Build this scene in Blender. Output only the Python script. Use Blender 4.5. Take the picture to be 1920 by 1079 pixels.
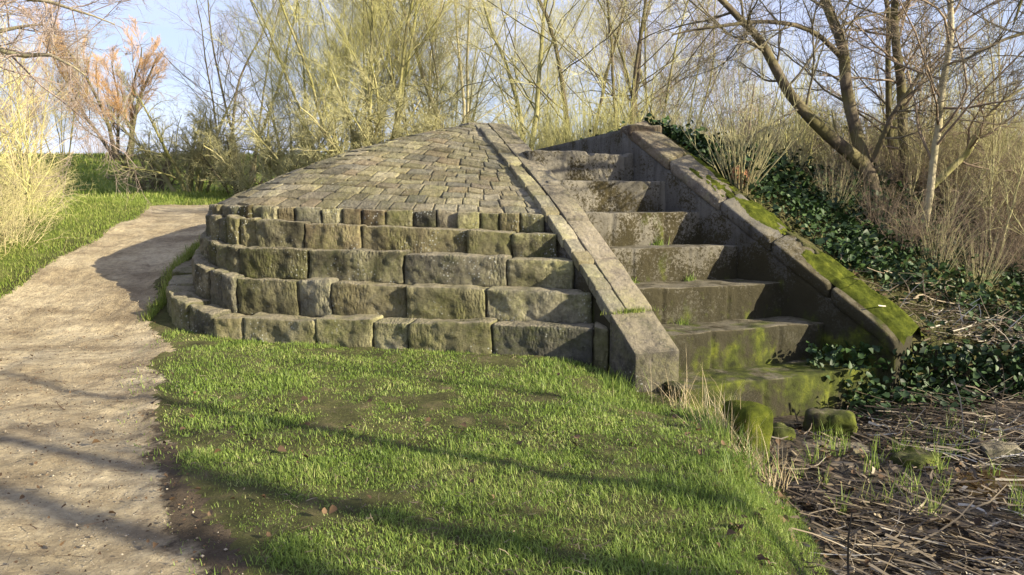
import bpy, math
import numpy as np
from math import radians, sin, cos, pi
for o in list(bpy.data.objects):
    bpy.data.objects.remove(o)
S = bpy.context.scene
COL = S.collection

# ------------------------------------------------------------------ camera, sky, sun, exposure
cam_d = bpy.data.cameras.new('camera'); cam = bpy.data.objects.new('camera', cam_d); COL.objects.link(cam)
cam_d.sensor_width = 36.0; cam_d.lens = 26.25; cam_d.clip_start = 0.05; cam_d.clip_end = 2000
cam.location = (0, 0, 1.6); cam.rotation_euler = (radians(90 - 6.9), 0, 0)
S.camera = cam
SUN = np.array([0.906, -0.423]); EL = radians(19.2)
sd = np.array([SUN[0]*cos(EL), SUN[1]*cos(EL), sin(EL)]); sd /= np.linalg.norm(sd)
sun_d = bpy.data.lights.new('sun', 'SUN'); sun_d.energy = 5.0; sun_d.angle = radians(0.5); sun_d.color = (1.0, 0.89, 0.68)
sun = bpy.data.objects.new('sun', sun_d); COL.objects.link(sun)
from mathutils import Vector
sun.rotation_euler = Vector(sd).to_track_quat('Z', 'Y').to_euler()
W = bpy.data.worlds.new('World'); S.world = W; W.use_nodes = True
nt = W.node_tree; nt.nodes.clear()
sky = nt.nodes.new('ShaderNodeTexSky'); sky.sky_type = 'NISHITA'; sky.sun_disc = False
sky.sun_elevation = EL; sky.sun_rotation = math.atan2(sd[0], sd[1])
sky.air_density = 1.0; sky.dust_density = 1.2; sky.ozone_density = 2.0
tc = nt.nodes.new('ShaderNodeTexCoord'); mp = nt.nodes.new('ShaderNodeMapping'); mp.inputs['Scale'].default_value = (1.0, 1.0, 3.2)
nz = nt.nodes.new('ShaderNodeTexNoise'); nz.inputs['Scale'].default_value = 2.6; nz.inputs['Detail'].default_value = 7; nz.inputs['Roughness'].default_value = 0.55
cr = nt.nodes.new('ShaderNodeMapRange'); cr.inputs['From Min'].default_value = 0.40; cr.inputs['From Max'].default_value = 0.72
cr.inputs['To Min'].default_value = 0.42; cr.inputs['To Max'].default_value = 0.75
mx = nt.nodes.new('ShaderNodeMix'); mx.data_type = 'RGBA'; mx.inputs['B'].default_value = (5.9, 6.2, 8.7, 1)
bg = nt.nodes.new('ShaderNodeBackground'); bg.inputs['Strength'].default_value = 0.066
wo = nt.nodes.new('ShaderNodeOutputWorld')
L = nt.links.new
L(tc.outputs['Generated'], mp.inputs['Vector']); L(mp.outputs['Vector'], nz.inputs['Vector']); L(nz.outputs['Fac'], cr.inputs['Value'])
L(cr.outputs['Result'], mx.inputs['Factor']); L(sky.outputs['Color'], mx.inputs['A']); L(mx.outputs['Result'], bg.inputs['Color'])
L(bg.outputs['Background'], wo.inputs['Surface'])
S.view_settings.view_transform = 'Standard'; S.view_settings.look = 'None'; S.view_settings.exposure = 1.45; S.view_settings.gamma = 1.0
S.cycles.max_bounces = 6; S.cycles.diffuse_bounces = 3; S.cycles.glossy_bounces = 2; S.cycles.transparent_max_bounces = 4

# ------------------------------------------------------------------ helpers
def rgn(s): return np.random.default_rng(s)
def hsh(ix, iy, iz, seed):
    n = (ix.astype(np.int64)*374761393 + iy.astype(np.int64)*668265263 + iz.astype(np.int64)*2147483647 + seed*974634541) & 0x7fffffff
    n = ((n ^ (n >> 13))*1274126177) & 0x7fffffff
    n = ((n ^ (n >> 15))*668265263) & 0x7fffffff
    return ((n ^ (n >> 12)) & 0xffff)/65535.0
def vn(x, y, z=0.0, seed=0):
    x = np.asarray(x, float); y = np.asarray(y, float); z = np.asarray(z, float) + 0*x
    fx, fy, fz = np.floor(x), np.floor(y), np.floor(z)
    ax, ay, az = x-fx, y-fy, z-fz
    ax, ay, az = ax*ax*(3-2*ax), ay*ay*(3-2*ay), az*az*(3-2*az)
    r = 0
    for i in (0, 1):
        for j in (0, 1):
            for k in (0, 1):
                r = r + (ax if i else 1-ax)*(ay if j else 1-ay)*(az if k else 1-az)*hsh(fx+i, fy+j, fz+k, seed)
    return r*2-1
def fbm(x, y, z=0.0, seed=0, o=4):
    r = 0; a = 0.5; f = 1.0
    for i in range(o):
        r = r + a*vn(np.asarray(x)*f+i*17.3, np.asarray(y)*f-i*9.1, np.asarray(z)*f+i*3.7, seed+i); a *= 0.5; f *= 2.03
    return r
def sstep(a, b, x):
    t = np.clip((np.asarray(x, float)-a)/(b-a), 0, 1); return t*t*(3-2*t)

def make_mesh(name, V, faces, smooth=True):
    """V (n,3); faces: list of int arrays (m,k)"""
    me = bpy.data.meshes.new(name)
    V = np.ascontiguousarray(V, dtype=np.float32)
    me.vertices.add(len(V)); me.vertices.foreach_set('co', V.ravel())
    faces = [np.asarray(f, dtype=np.int32) for f in faces if len(f)]
    tot = sum(f.size for f in faces); nf = sum(len(f) for f in faces)
    me.loops.add(tot); me.loops.foreach_set('vertex_index', np.concatenate([f.ravel() for f in faces]))
    sizes = np.concatenate([np.full(len(f), f.shape[1], np.int32) for f in faces])
    starts = np.concatenate([[0], np.cumsum(sizes)[:-1]]).astype(np.int32)
    me.polygons.add(nf); me.polygons.foreach_set('loop_start', starts)
    try: me.polygons.foreach_set('loop_total', sizes)
    except Exception: pass
    me.polygons.foreach_set('use_smooth', np.full(nf, smooth, bool))
    me.update(calc_edges=True)
    return me
def link(name, me, mat=None, parent=None, label=None, cat=None, group=None, kind=None):
    o = bpy.data.objects.new(name, me); COL.objects.link(o)
    if me is not None and mat is not None:
        for m in (mat if isinstance(mat, (list, tuple)) else [mat]): me.materials.append(m)
    if parent is not None: o.parent = parent
    if label: o['label'] = label
    if cat: o['category'] = cat
    if group: o['group'] = group
    if kind: o['kind'] = kind
    return o
def empty(name, loc, label, cat, group=None):
    o = link(name, None, None, None, label, cat, group); o.location = loc; o.empty_display_size = 0.2
    return o
def copy_tree(o, parent=None, label=None, group=None):
    c = o.copy(); COL.objects.link(c)
    if parent is not None: c.parent = parent
    if label: c['label'] = label
    if group: c['group'] = group
    for ch in list(o.children): copy_tree(ch, c)
    return c
class MB:
    def __init__(s): s.V = []; s.F = {}; s.n = 0
    def add(s, V, faces):
        V = np.asarray(V, float)
        for f in faces:
            f = np.asarray(f)
            if len(f): s.F.setdefault(f.shape[1], []).append(f + s.n)
        s.V.append(V); s.n += len(V)
    def mesh(s, name, smooth=True):
        return make_mesh(name, np.concatenate(s.V), [np.concatenate(v) for v in s.F.values()], smooth)

# ------------------------------------------------------------------ materials
class N:
    """tiny node-tree writer"""
    def __init__(s, name, rough=0.9, spec=0.25):
        s.m = bpy.data.materials.new(name); s.m.use_nodes = True; s.t = s.m.node_tree
        s.b = s.t.nodes['Principled BSDF']; s.b.inputs['Roughness'].default_value = rough
        s.b.inputs['Specular IOR Level'].default_value = spec
        s.tc = s.t.nodes.new('ShaderNodeTexCoord'); s.geo = s.t.nodes.new('ShaderNodeNewGeometry'); s.oi = s.t.nodes.new('ShaderNodeObjectInfo')
        s.P = s.tc.outputs['Object']
    def put(s, sock, v):
        if hasattr(v, 'is_linked') or isinstance(v, bpy.types.NodeSocket): s.t.links.new(v, sock)
        else:
            if isinstance(v, (tuple, list)) and len(v) == 3 and sock.type == 'RGBA': v = (*v, 1)
            sock.default_value = v
    def noise(s, sc, det=5, ro=0.55, vec=None, dist=0.0):
        n = s.t.nodes.new('ShaderNodeTexNoise'); n.inputs['Scale'].default_value = sc; n.inputs['Detail'].default_value = det
        n.inputs['Roughness'].default_value = ro; n.inputs['Distortion'].default_value = dist
        s.put(n.inputs['Vector'], vec or s.P); return n.outputs['Fac']
    def voro(s, sc, feat='F1', out='Distance', vec=None):
        n = s.t.nodes.new('ShaderNodeTexVoronoi'); n.feature = feat; n.inputs['Scale'].default_value = sc
        s.put(n.inputs['Vector'], vec or s.P); return n.outputs[out]
    def mapv(s, scale):
        n = s.t.nodes.new('ShaderNodeMapping'); n.inputs['Scale'].default_value = scale; s.put(n.inputs['Vector'], s.P); return n.outputs['Vector']
    def rng(s, v, a, b, c=0.0, d=1.0):
        n = s.t.nodes.new('ShaderNodeMapRange'); s.put(n.inputs['Value'], v)
        for k, q in zip(('From Min', 'From Max', 'To Min', 'To Max'), (a, b, c, d)): n.inputs[k].default_value = q
        return n.outputs['Result']
    def mix(s, f, a, b, mode='MIX'):
        n = s.t.nodes.new('ShaderNodeMix'); n.data_type = 'RGBA'; n.blend_type = mode
        s.put(n.inputs['Factor'], f); s.put(n.inputs['A'], a); s.put(n.inputs['B'], b); return n.outputs['Result']
    def math(s, op, a, b=0.0):
        n = s.t.nodes.new('ShaderNodeMath'); n.operation = op; s.put(n.inputs[0], a); s.put(n.inputs[1], b); return n.outputs[0]
    def ramp(s, f, stops):
        n = s.t.nodes.new('ShaderNodeValToRGB'); s.put(n.inputs['Fac'], f)
        e = n.color_ramp.elements
        while len(e) < len(stops): e.new(0.5)
        for q, (p, c) in zip(e, stops): q.position = p; q.color = (*c, 1)
        return n.outputs['Color']
    def scale(s, col, f):  # multiply a colour by a float
        n = s.t.nodes.new('ShaderNodeVectorMath'); n.operation = 'SCALE'; s.put(n.inputs[0], col); s.put(n.inputs['Scale'], f); return n.outputs['Vector']
    def z(s):
        n = s.t.nodes.new('ShaderNodeSeparateXYZ'); s.put(n.inputs[0], s.geo.outputs['Position']); return n.outputs['Z']
    def nz(s):
        n = s.t.nodes.new('ShaderNodeSeparateXYZ'); s.put(n.inputs[0], s.geo.outputs['True Normal']); return n.outputs['Z']
    def attr(s, name):
        n = s.t.nodes.new('ShaderNodeAttribute'); n.attribute_name = name; return n.outputs['Fac']
    def bump(s, h, strength=0.5, dist=0.02):
        n = s.t.nodes.new('ShaderNodeBump'); n.inputs['Strength'].default_value = strength; n.inputs['Distance'].default_value = dist
        s.put(n.inputs['Height'], h); s.t.links.new(n.outputs['Normal'], s.b.inputs['Normal'])
    def done(s, col): s.put(s.b.inputs['Base Color'], col); return s.m

def stone_mat(name, dark, mid, light, moss=0.35, lichen=0.5, island=False, big=2.2, peck=0.0):
    n = N(name, 0.92, 0.2)
    c = n.ramp(n.noise(big, 9, 0.62), [(0.32, dark), (0.48, mid), (0.66, light)])
    c = n.mix(n.rng(n.noise(11, 6, 0.7), 0.45, 0.62), c, n.scale(c, 0.62))
    c = n.mix(n.rng(n.noise(38, 4, 0.7), 0.38, 0.72, 0, 0.6), c, n.scale(c, 1.5))
    pr = n.geo.outputs['Random Per Island'] if island else n.oi.outputs['Random']
    ly = n.math('ADD', n.noise(2.6, 8, 0.68), n.math('MULTIPLY', n.math('FRACT', n.math('MULTIPLY', pr, 3.77)), 0.12))
    c = n.mix(n.math('MULTIPLY', n.math('MULTIPLY', n.rng(ly, 0.56, 0.68), n.rng(n.noise(24, 6, 0.75), 0.34, 0.6)), 0.7), c, (0.335, 0.315, 0.155))
    c = n.scale(c, n.rng(pr, 0, 1, 0.42 if not island else 0.6, 1.5 if not island else 1.34))
    pr2 = n.math('FRACT', n.math('MULTIPLY', pr, 7.31))
    c = n.mix(n.rng(pr2, 0.55, 1.0, 0, 0.35), c, (0.20, 0.13, 0.075))
    pr3 = n.math('FRACT', n.math('MULTIPLY', pr, 13.7))
    c = n.mix(n.rng(pr3, 0.6, 1.0, 0, 0.45), c, (0.15, 0.15, 0.135))
    c = n.mix(n.rng(pr3, 0.4, 0.0, 0, 0.4), c, (0.27, 0.25, 0.12))
    mo = n.math('MULTIPLY', n.rng(n.noise(1.7, 7, 0.66), 0.44, 0.66), n.rng(n.noise(21, 5, 0.7), 0.32, 0.6))
    c = n.mix(n.math('MULTIPLY', mo, moss), c, (0.115, 0.13, 0.025))
    wl = n.math('MULTIPLY', n.rng(n.voro(27), 0.30, 0.16), n.rng(n.noise(3.1, 4, 0.6), 0.52, 0.63))
    c = n.mix(n.math('MULTIPLY', wl, lichen), c, (0.50, 0.51, 0.45))
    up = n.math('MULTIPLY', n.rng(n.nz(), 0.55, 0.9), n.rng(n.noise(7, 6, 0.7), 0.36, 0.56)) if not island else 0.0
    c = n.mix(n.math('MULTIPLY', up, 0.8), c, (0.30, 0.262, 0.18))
    c = n.mix(n.rng(n.noise(1.0, 6, 0.7, n.mapv((26, 26, 9))), 0.50, 0.66, 0, 0.55), c, n.scale(c, 0.5))
    h = n.math('ADD', n.math('MULTIPLY', n.noise(22, 9, 0.74), 1.3), n.math('MULTIPLY', n.noise(80, 4, 0.7), 0.45))
    h = n.math('ADD', h, n.math('MULTIPLY', n.rng(n.voro(14, 'F1'), 0.0, 0.5), 0.4))
    if peck:   # chisel pecking, stronger in patches
        pv_ = n.rng(n.voro(1.0, 'F1', 'Distance', n.mapv((34, 34, 15))), 0.0, 0.7)
        h = n.math('ADD', h, n.math('MULTIPLY', pv_, n.math('MULTIPLY', n.rng(n.noise(2.3, 4), 0.42, 0.62), peck)))
    n.bump(h, 1.0, 0.034)
    return n.done(c)
M = {}
M['block'] = stone_mat('sandstone_block', (0.030, 0.028, 0.018), (0.112, 0.102, 0.064), (0.25, 0.228, 0.15), 0.6, 0.8, peck=0.9)
M['cobble'] = stone_mat('cobble_setts', (0.10, 0.09, 0.062), (0.235, 0.207, 0.138), (0.35, 0.31, 0.212), 0.3, 0.4, True, 1.1)
M['slab'] = stone_mat('coping_stone', (0.065, 0.057, 0.05), (0.165, 0.143, 0.115), (0.28, 0.245, 0.185), 0.3, 0.8, False, 1.9)
M['mortar'] = stone_mat('old_mortar', (0.08, 0.065, 0.04), (0.17, 0.135, 0.085), (0.27, 0.22, 0.14), 0.4, 0.1)

def concrete_mat(name, base, mossy, less=0.0):
    n = N(name, 0.93, 0.2)
    c = n.ramp(n.noise(1.6, 8, 0.6), [(0.3, tuple(v*0.55 for v in base)), (0.5, base), (0.72, tuple(min(0.6, v*1.35) for v in base))])
    st = n.noise(3.0, 6, 0.6, n.mapv((5, 5, 0.5)))                       # vertical run-off streaks
    c = n.mix(n.rng(st, 0.5, 0.68, 0, 0.6), c, n.scale(c, 0.45))
    z = n.z()
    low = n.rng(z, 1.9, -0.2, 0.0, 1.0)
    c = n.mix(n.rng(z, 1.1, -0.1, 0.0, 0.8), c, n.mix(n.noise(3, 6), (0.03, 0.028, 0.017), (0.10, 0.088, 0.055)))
    # dark crusty moss in specks, denser lower down
    sp = n.math('ADD', n.noise(33, 8, 0.8), n.math('MULTIPLY', n.noise(2.4, 4, 0.55), 0.62))
    sp = n.math('ADD', sp, n.math('MULTIPLY', low, 0.17*mossy))
    c = n.mix(n.rng(sp, 0.825+less, 0.875+less), c, n.mix(n.noise(20), (0.028, 0.022, 0.012), (0.052, 0.043, 0.016)))
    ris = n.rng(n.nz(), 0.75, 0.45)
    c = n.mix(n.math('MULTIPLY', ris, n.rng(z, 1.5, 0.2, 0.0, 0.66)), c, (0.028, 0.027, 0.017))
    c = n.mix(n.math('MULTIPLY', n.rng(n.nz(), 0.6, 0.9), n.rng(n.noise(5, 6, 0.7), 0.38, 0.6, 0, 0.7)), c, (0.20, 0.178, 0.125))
    # living green moss
    gm = n.math('ADD', n.noise(2.3, 6, 0.62, n.mapv((1.4, 1.4, 0.7))), n.math('MULTIPLY', n.rng(z, 0.75, -0.1, -0.04, 0.19), mossy))
    gm = n.math('ADD', gm, n.math('MULTIPLY', n.noise(26, 5, 0.75), 0.18))
    gcol = n.ramp(n.noise(6, 6, 0.6), [(0.33, (0.018, 0.021, 0.006)), (0.52, (0.05, 0.06, 0.010)), (0.72, (0.125, 0.14, 0.017))])
    c = n.mix(n.rng(gm, 0.67, 0.80), c, gcol)
    h = n.math('ADD', n.noise(16, 8, 0.7), n.math('MULTIPLY', n.noise(60, 4, 0.7), 0.5))
    n.bump(h, 0.8, 0.02)
    return n.done(c)
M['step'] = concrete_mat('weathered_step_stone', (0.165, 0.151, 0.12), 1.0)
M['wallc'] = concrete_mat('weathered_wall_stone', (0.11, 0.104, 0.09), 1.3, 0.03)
def moss_mat():
    n = N('cushion_moss', 1.0, 0.05)
    c = n.ramp(n.noise(9, 6, 0.65), [(0.3, (0.03, 0.036, 0.008)), (0.5, (0.07, 0.086, 0.013)), (0.72, (0.165, 0.18, 0.026))])
    n.bump(n.noise(90, 5, 0.8), 1.0, 0.02); return n.done(c)
M['moss'] = moss_mat()

def soil_mat():
    n = N('grass_soil', 0.95, 0.1)
    c = n.ramp(n.noise(3.5, 8, 0.65), [(0.3, (0.045, 0.042, 0.02)), (0.5, (0.09, 0.092, 0.034)), (0.7, (0.15, 0.125, 0.065))])
    far = n.attr('far')
    g = n.ramp(n.noise(1.1, 8, 0.7), [(0.3, (0.055, 0.085, 0.018)), (0.52, (0.12, 0.165, 0.03)), (0.75, (0.22, 0.22, 0.07))])
    c = n.mix(far, c, g)
    n.bump(n.noise(22, 8, 0.75), 1.0, 0.05); return n.done(c)
M['soil'] = soil_mat()
def path_mat():
    n = N('sandy_path', 0.95, 0.12)
    c = n.ramp(n.noise(1.3, 10, 0.65), [(0.3, (0.28, 0.222, 0.135)), (0.47, (0.45, 0.372, 0.235)), (0.68, (0.58, 0.495, 0.335))])
    c = n.mix(n.rng(n.noise(0.9, 8, 0.7, n.mapv((0.5, 2.2, 1))), 0.46, 0.62, 0, 0.75), c, (0.20, 0.155, 0.098))
    c = n.mix(n.rng(n.noise(16, 8, 0.75), 0.42, 0.70, 0, 0.8), c, n.scale(c, 0.5))
    c = n.mix(n.rng(n.noise(5.5, 9, 0.75), 0.52, 0.66, 0, 0.7), c, (0.17, 0.13, 0.085))
    c = n.mix(n.rng(n.voro(34), 0.16, 0.08, 0, 0.8), c, (0.58, 0.53, 0.43))
    mud = n.rng(n.math('ADD', n.attr('mud'), n.math('MULTIPLY', n.rng(n.noise(3.2, 8, 0.72), 0.25, 0.75, -0.5, 0.5), 1.1)), 0.40, 0.62)
    c = n.mix(mud, c, n.ramp(n.noise(5, 6), [(0.3, (0.05, 0.04, 0.027)), (0.7, (0.125, 0.095, 0.062))]))
    h = n.math('ADD', n.noise(7, 11, 0.74), n.math('MULTIPLY', n.rng(n.voro(34), 0.3, 0.0), 0.22))
    n.bump(h, 1.0, 0.07); return n.done(c)
M['path'] = path_mat()
def mud_mat():
    n = N('wet_mud', 0.6, 0.4)
    c = n.ramp(n.noise(2.6, 9, 0.7), [(0.3, (0.018, 0.014, 0.009)), (0.5, (0.05, 0.037, 0.022)), (0.72, (0.115, 0.085, 0.05))])
    n.put(n.b.inputs['Roughness'], n.rng(n.noise(1.7, 4), 0.35, 0.6, 0.3, 0.95))
    n.bump(n.noise(14, 9, 0.75), 1.0, 0.06); return n.done(c)
M['mud'] = mud_mat()
def water_mat():
    n = N('brown_water', 0.06, 0.5); n.bump(n.noise(5, 3), 0.12, 0.02)
    return n.done((0.045, 0.028, 0.012))
M['water'] = water_mat()
def leafy(name, stops, rough=0.6, spec=0.3, sc=0.8, trans=0.0):
    """colour varies leaf by leaf, with slow drift over the ground"""
    n = N(name, rough, spec)
    f = n.math('ADD', n.math('MULTIPLY', n.geo.outputs['Random Per Island'], 0.6), n.math('MULTIPLY', n.rng(n.noise(sc, 4), 0.3, 0.7), 0.4))
    c = n.ramp(f, stops)
    if trans:
        t = n.t.nodes.new('ShaderNodeBsdfTranslucent'); n.put(t.inputs['Color'], c)
        m = n.t.nodes.new('ShaderNodeMixShader'); m.inputs[0].default_value = trans
        n.t.links.new(n.b.outputs[0], m.inputs[1]); n.t.links.new(t.outputs[0], m.inputs[2])
        n.t.links.new(m.outputs[0], n.t.nodes['Material Output'].inputs['Surface'])
    return n.done(c)
M['grass'] = leafy('lawn_grass', [(0.08, (0.07, 0.115, 0.022)), (0.38, (0.15, 0.225, 0.038)), (0.70, (0.25, 0.33, 0.07)), (0.88, (0.40, 0.41, 0.15)), (0.98, (0.46, 0.40, 0.2))], 0.5, 0.3, 1.6, 0.35)
M['vergegrass'] = leafy('verge_grass', [(0.1, (0.10, 0.15, 0.028)), (0.5, (0.19, 0.25, 0.045)), (0.95, (0.38, 0.37, 0.13))], 0.6, 0.2, 0.6, 0.35)
M['bankgrass'] = leafy('bank_grass_blade', [(0.1, (0.07, 0.085, 0.022)), (0.5, (0.16, 0.15, 0.055)), (0.95, (0.34, 0.28, 0.15))], 0.7, 0.2, 0.9)
M['straw'] = leafy('dry_straw', [(0.1, (0.20, 0.15, 0.08)), (0.5, (0.42, 0.34, 0.20)), (0.95, (0.60, 0.53, 0.37))], 0.7, 0.2, 1.2)
M['reed'] = leafy('dead_reed', [(0.1, (0.035, 0.026, 0.017)), (0.55, (0.10, 0.075, 0.047)), (0.84, (0.26, 0.21, 0.135)), (0.98, (0.50, 0.46, 0.37))], 0.6, 0.3, 1.0)
M['palereed'] = leafy('pale_dead_reed', [(0.1, (0.16, 0.13, 0.09)), (0.5, (0.36, 0.315, 0.235)), (0.95, (0.56, 0.53, 0.46))], 0.55, 0.3, 1.0)
M['grit'] = leafy('path_grit', [(0.1, (0.10, 0.08, 0.055)), (0.5, (0.24, 0.20, 0.14)), (0.95, (0.42, 0.37, 0.28))], 0.9, 0.2, 1.0)
M['ivy'] = leafy('ivy_leaf', [(0.1, (0.010, 0.022, 0.008)), (0.5, (0.024, 0.05, 0.014)), (0.88, (0.05, 0.09, 0.02)), (0.99, (0.13, 0.17, 0.03))], 0.55, 0.25, 0.9)
M['dead'] = leafy('fallen_leaf', [(0.1, (0.045, 0.029, 0.018)), (0.6, (0.105, 0.066, 0.036)), (0.95, (0.20, 0.135, 0.075))], 0.8, 0.2)
def bark(name, a, b, moss=None, mf=0.5):
    n = N(name, 0.9, 0.15)
    c = n.mix(n.rng(n.noise(4.5, 6, 0.65), 0.32, 0.68), a, b)
    c = n.scale(c, n.rng(n.oi.outputs['Random'], 0, 1, 0.8, 1.2))
    if moss: c = n.mix(n.math('MULTIPLY', n.rng(n.noise(2.1, 5, 0.6), 0.42, 0.6), mf), c, moss)
    n.bump(n.noise(30, 6, 0.7, n.mapv((1, 1, 0.25))), 0.7, 0.02)
    return n.done(c)
M['bark_dark'] = bark('dark_mossy_bark', (0.055, 0.043, 0.03), (0.14, 0.115, 0.08), (0.15, 0.145, 0.03), 0.4)
M['bark_olive'] = bark('olive_bark', (0.19, 0.17, 0.09), (0.38, 0.345, 0.18), (0.22, 0.22, 0.05), 0.6)
M['bark_pale'] = bark('pale_bark', (0.22, 0.19, 0.12), (0.46, 0.41, 0.28), (0.22, 0.21, 0.07), 0.35)
M['twig_olive'] = bark('olive_twig', (0.33, 0.31, 0.15), (0.51, 0.48, 0.255))
M['twig_green'] = bark('green_twig', (0.36, 0.34, 0.12), (0.54, 0.51, 0.22))
M['twig_brown'] = bark('brown_twig', (0.16, 0.12, 0.085), (0.30, 0.235, 0.165))
M['twig_dark'] = bark('dark_twig', (0.085, 0.075, 0.052), (0.18, 0.155, 0.105))
M['twig_orange'] = bark('orange_twig', (0.40, 0.235, 0.10), (0.56, 0.36, 0.18))
M['twig_straw'] = bark('straw_stem', (0.30, 0.25, 0.13), (0.48, 0.41, 0.23))
M['twig_hay'] = bark('hay_stem', (0.25, 0.225, 0.11), (0.42, 0.375, 0.205))
M['twig_pink'] = bark('greyish_twig', (0.20, 0.155, 0.13), (0.33, 0.27, 0.225))
M['twig_rust'] = bark('rust_stem', (0.17, 0.09, 0.04), (0.32, 0.19, 0.08))
M['stump'] = bark('cut_stump', (0.20, 0.09, 0.045), (0.36, 0.19, 0.10))

# ------------------------------------------------------------------ site layout (metres; camera foot at the origin)
R24 = radians(24); WO = np.array([1.12, 6.65]); WW = np.array([-sin(R24), cos(R24)]); WU = np.array([cos(R24), sin(R24)])
R38 = radians(38); QO = np.array([3.80, 7.17]); QW = np.array([-sin(R38), cos(R38)]); QU = np.array([cos(R38), sin(R38)])
def ztop_left(s): return 0.19 + 0.60*np.asarray(s) + 0.13*np.sin(np.clip(np.asarray(s), 0, 4)*pi/4)
def ztop_right(s): return 0.18 + 0.637*np.asarray(s)
QLEN = 3.68
def lin(t, xs, ys): return np.interp(t, xs, ys)
def path_right(y): return lin(y, [0, 2.0, 3.0, 4.54, 6.0, 6.9, 7.6, 8.3, 9.0, 10.0, 12, 14, 15], [-0.3, -0.62, -1.14, -2.15, -2.9, -3.38, -3.55, -4.05, -4.4, -4.6, -4.6, -4.45, -4.0])
def path_left(y): return lin(y, [0, 8, 9.3, 10.5, 12.2, 14, 16], [-9.5, -6.9, -6.30, -6.25, -6.35, -6.75, -7.2])
def mud_edge(y): return lin(y, [0, 2.5, 3.6, 4.6, 5.3, 6.2, 6.7], [0.94, 1.10, 1.32, 1.49, 1.56, 1.58, 1.60])
def height(x, y):
    x = np.asarray(x, float); y = np.asarray(y, float)
    b = 0.035*fbm(x*0.8, y*0.8, 0, 3, 4) + 0.012*fbm(x*5, y*5, 0, 5, 3)
    ramp = lin(y, [7.9, 8.4, 9.0, 9.8, 11, 12, 14, 18, 26, 40], [0, 0.05, 0.25, 0.58, 0.88, 1.12, 1.38, 1.47, 1.6, 2.0])
    left = ramp + b
    left = left + sstep(24, 36, y - 0.05*x)*1.5*sstep(2, -8, x)
    left = left + 0.10*sstep(0.15, 0.9, path_left(y)-x)*sstep(7, 9, y) - 0.03*sstep(0, 0.5, x-path_left(y))*sstep(0, 0.4, path_right(y)-x)
    left = left + 0.05*sstep(6.2, 7.3, y) - 0.20*sstep(0.3, 1.4, x)*sstep(4.5, 6.4, y)
    # embankment plane on the right
    q = 0.12 - 0.31*(x-3.80) + 0.554*(y-7.17)
    crest = 2.42 - 0.05*(y-10) - 0.12*np.clip(x-1, 0, 6)
    right = np.minimum(q, np.maximum(crest, 1.35)) + 1.4*b
    right = right + 0.13*np.exp(-np.clip((x-QO[0])*QU[0]+(y-QO[1])*QU[1]-0.4, 0, 5)/0.5)*sstep(7.4, 8.2, y)
    toe = -0.47 + 0.10*fbm(x*1.3, y*1.3, 0, 9, 4) + 0.10*sstep(3.2, 5.5, x)
    side = sstep(7.36, 7.52, y + 0.05*vn(x*3, x*0, 0, 4))                       # cut bank below the reed ledge
    right = np.where(q > 0.03, right, 0.03 + b)
    right = toe*(1-side) + np.maximum(right, 0.0)*side
    # lawn edge falls into the stream
    e = mud_edge(np.minimum(y, 6.7)) + 0.10*fbm(y*2.2, y*0, 0, 12, 3)
    f = sstep(-0.22, 0.42, x-e)
    south = left*(1-f) + toe*f
    # choose by side of the spillway axis (between the two wing walls)
    ax = x*cos(R24) + (y-6.65)*sin(R24)*1.0
    sgn = (x-WO[0])*WU[0] + (y-WO[1])*WU[1]                                  # distance right of left wall face
    qs = (x-QO[0])*QU[0] + (y-QO[1])*QU[1]                                   # distance right of right wall face
    spill = np.where(y > 9.6, 1.35, -0.62)
    h = np.where(y < 6.6, south, np.where(sgn < 0.3, left, np.where((qs < 0.25) & (y < 10.1) & (y > 6.9), spill, right)))
    h = np.where((y >= 6.6) & (y < 7.5) & (sgn > 0.3), toe, h)
    h = np.where((y >= 7.5) & (qs >= 0.25), right, h)
    h = np.where((y > 10.1) & (sgn > 0.3) & (x < 1.7 - 0.24*(y-10.1)), 1.5, h)
    far = sstep(15, 22, y)
    h = h*(1-far) + far*np.maximum(left, 1.45 + 0.15*sstep(-2, 3, x) - 0.5*sstep(5, 12, x))
    return h
def hz(x, y): return float(height(np.array([x]), np.array([y]))[0])

# ------------------------------------------------------------------ ground, path, stream
def axis(fine0, fine1, step, lo, hi, g=1.12):
    a = list(np.arange(fine0, fine1, step)); d = step; v = a[-1]
    while v < hi: d *= g; v += d; a.append(v)
    d = step; v = a[0]; b = []
    while v > lo: d *= g; v -= d; b.append(v)
    return np.array(b[::-1]+a)
gx = axis(-7.2, 6.5, 0.05, -260, 260); gy = axis(2.2, 12.5, 0.05, -60, 420)
X, Y = np.meshgrid(gx, gy, indexing='xy'); nx_, ny_ = len(gx), len(gy)
jit = rgn(1)
inside = (X > -7) & (X < 6.4) & (Y > 2.4) & (Y < 12.3)
X = X + inside*jit.uniform(-0.017, 0.017, X.shape); Y = Y + inside*jit.uniform(-0.017, 0.017, Y.shape)
Z = height(X, Y)
Z = Z + inside*(0.018*fbm(X*9, Y*9, 0, 77, 4) + 0.026*fbm(X*3.1, Y*3.1, 0, 78, 3))
GV = np.stack([X, Y, Z], -1).reshape(-1, 3)
ii = np.arange(nx_*ny_).reshape(ny_, nx_)
GF = np.stack([ii[:-1, :-1], ii[:-1, 1:], ii[1:, 1:], ii[1:, :-1]], -1).reshape(-1, 4)
fc = GV[GF].mean(1)
wob = 0.16*fbm(fc[:, 0]*2.2, fc[:, 1]*2.2, 0, 31, 4)
is_path = (fc[:, 0] < path_right(fc[:, 1])+wob) & (fc[:, 0] > path_left(fc[:, 1])+wob) & (fc[:, 1] < 15.6 + 0.3*fc[:, 0]*0)
ey = np.minimum(fc[:, 1], 6.7)
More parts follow.
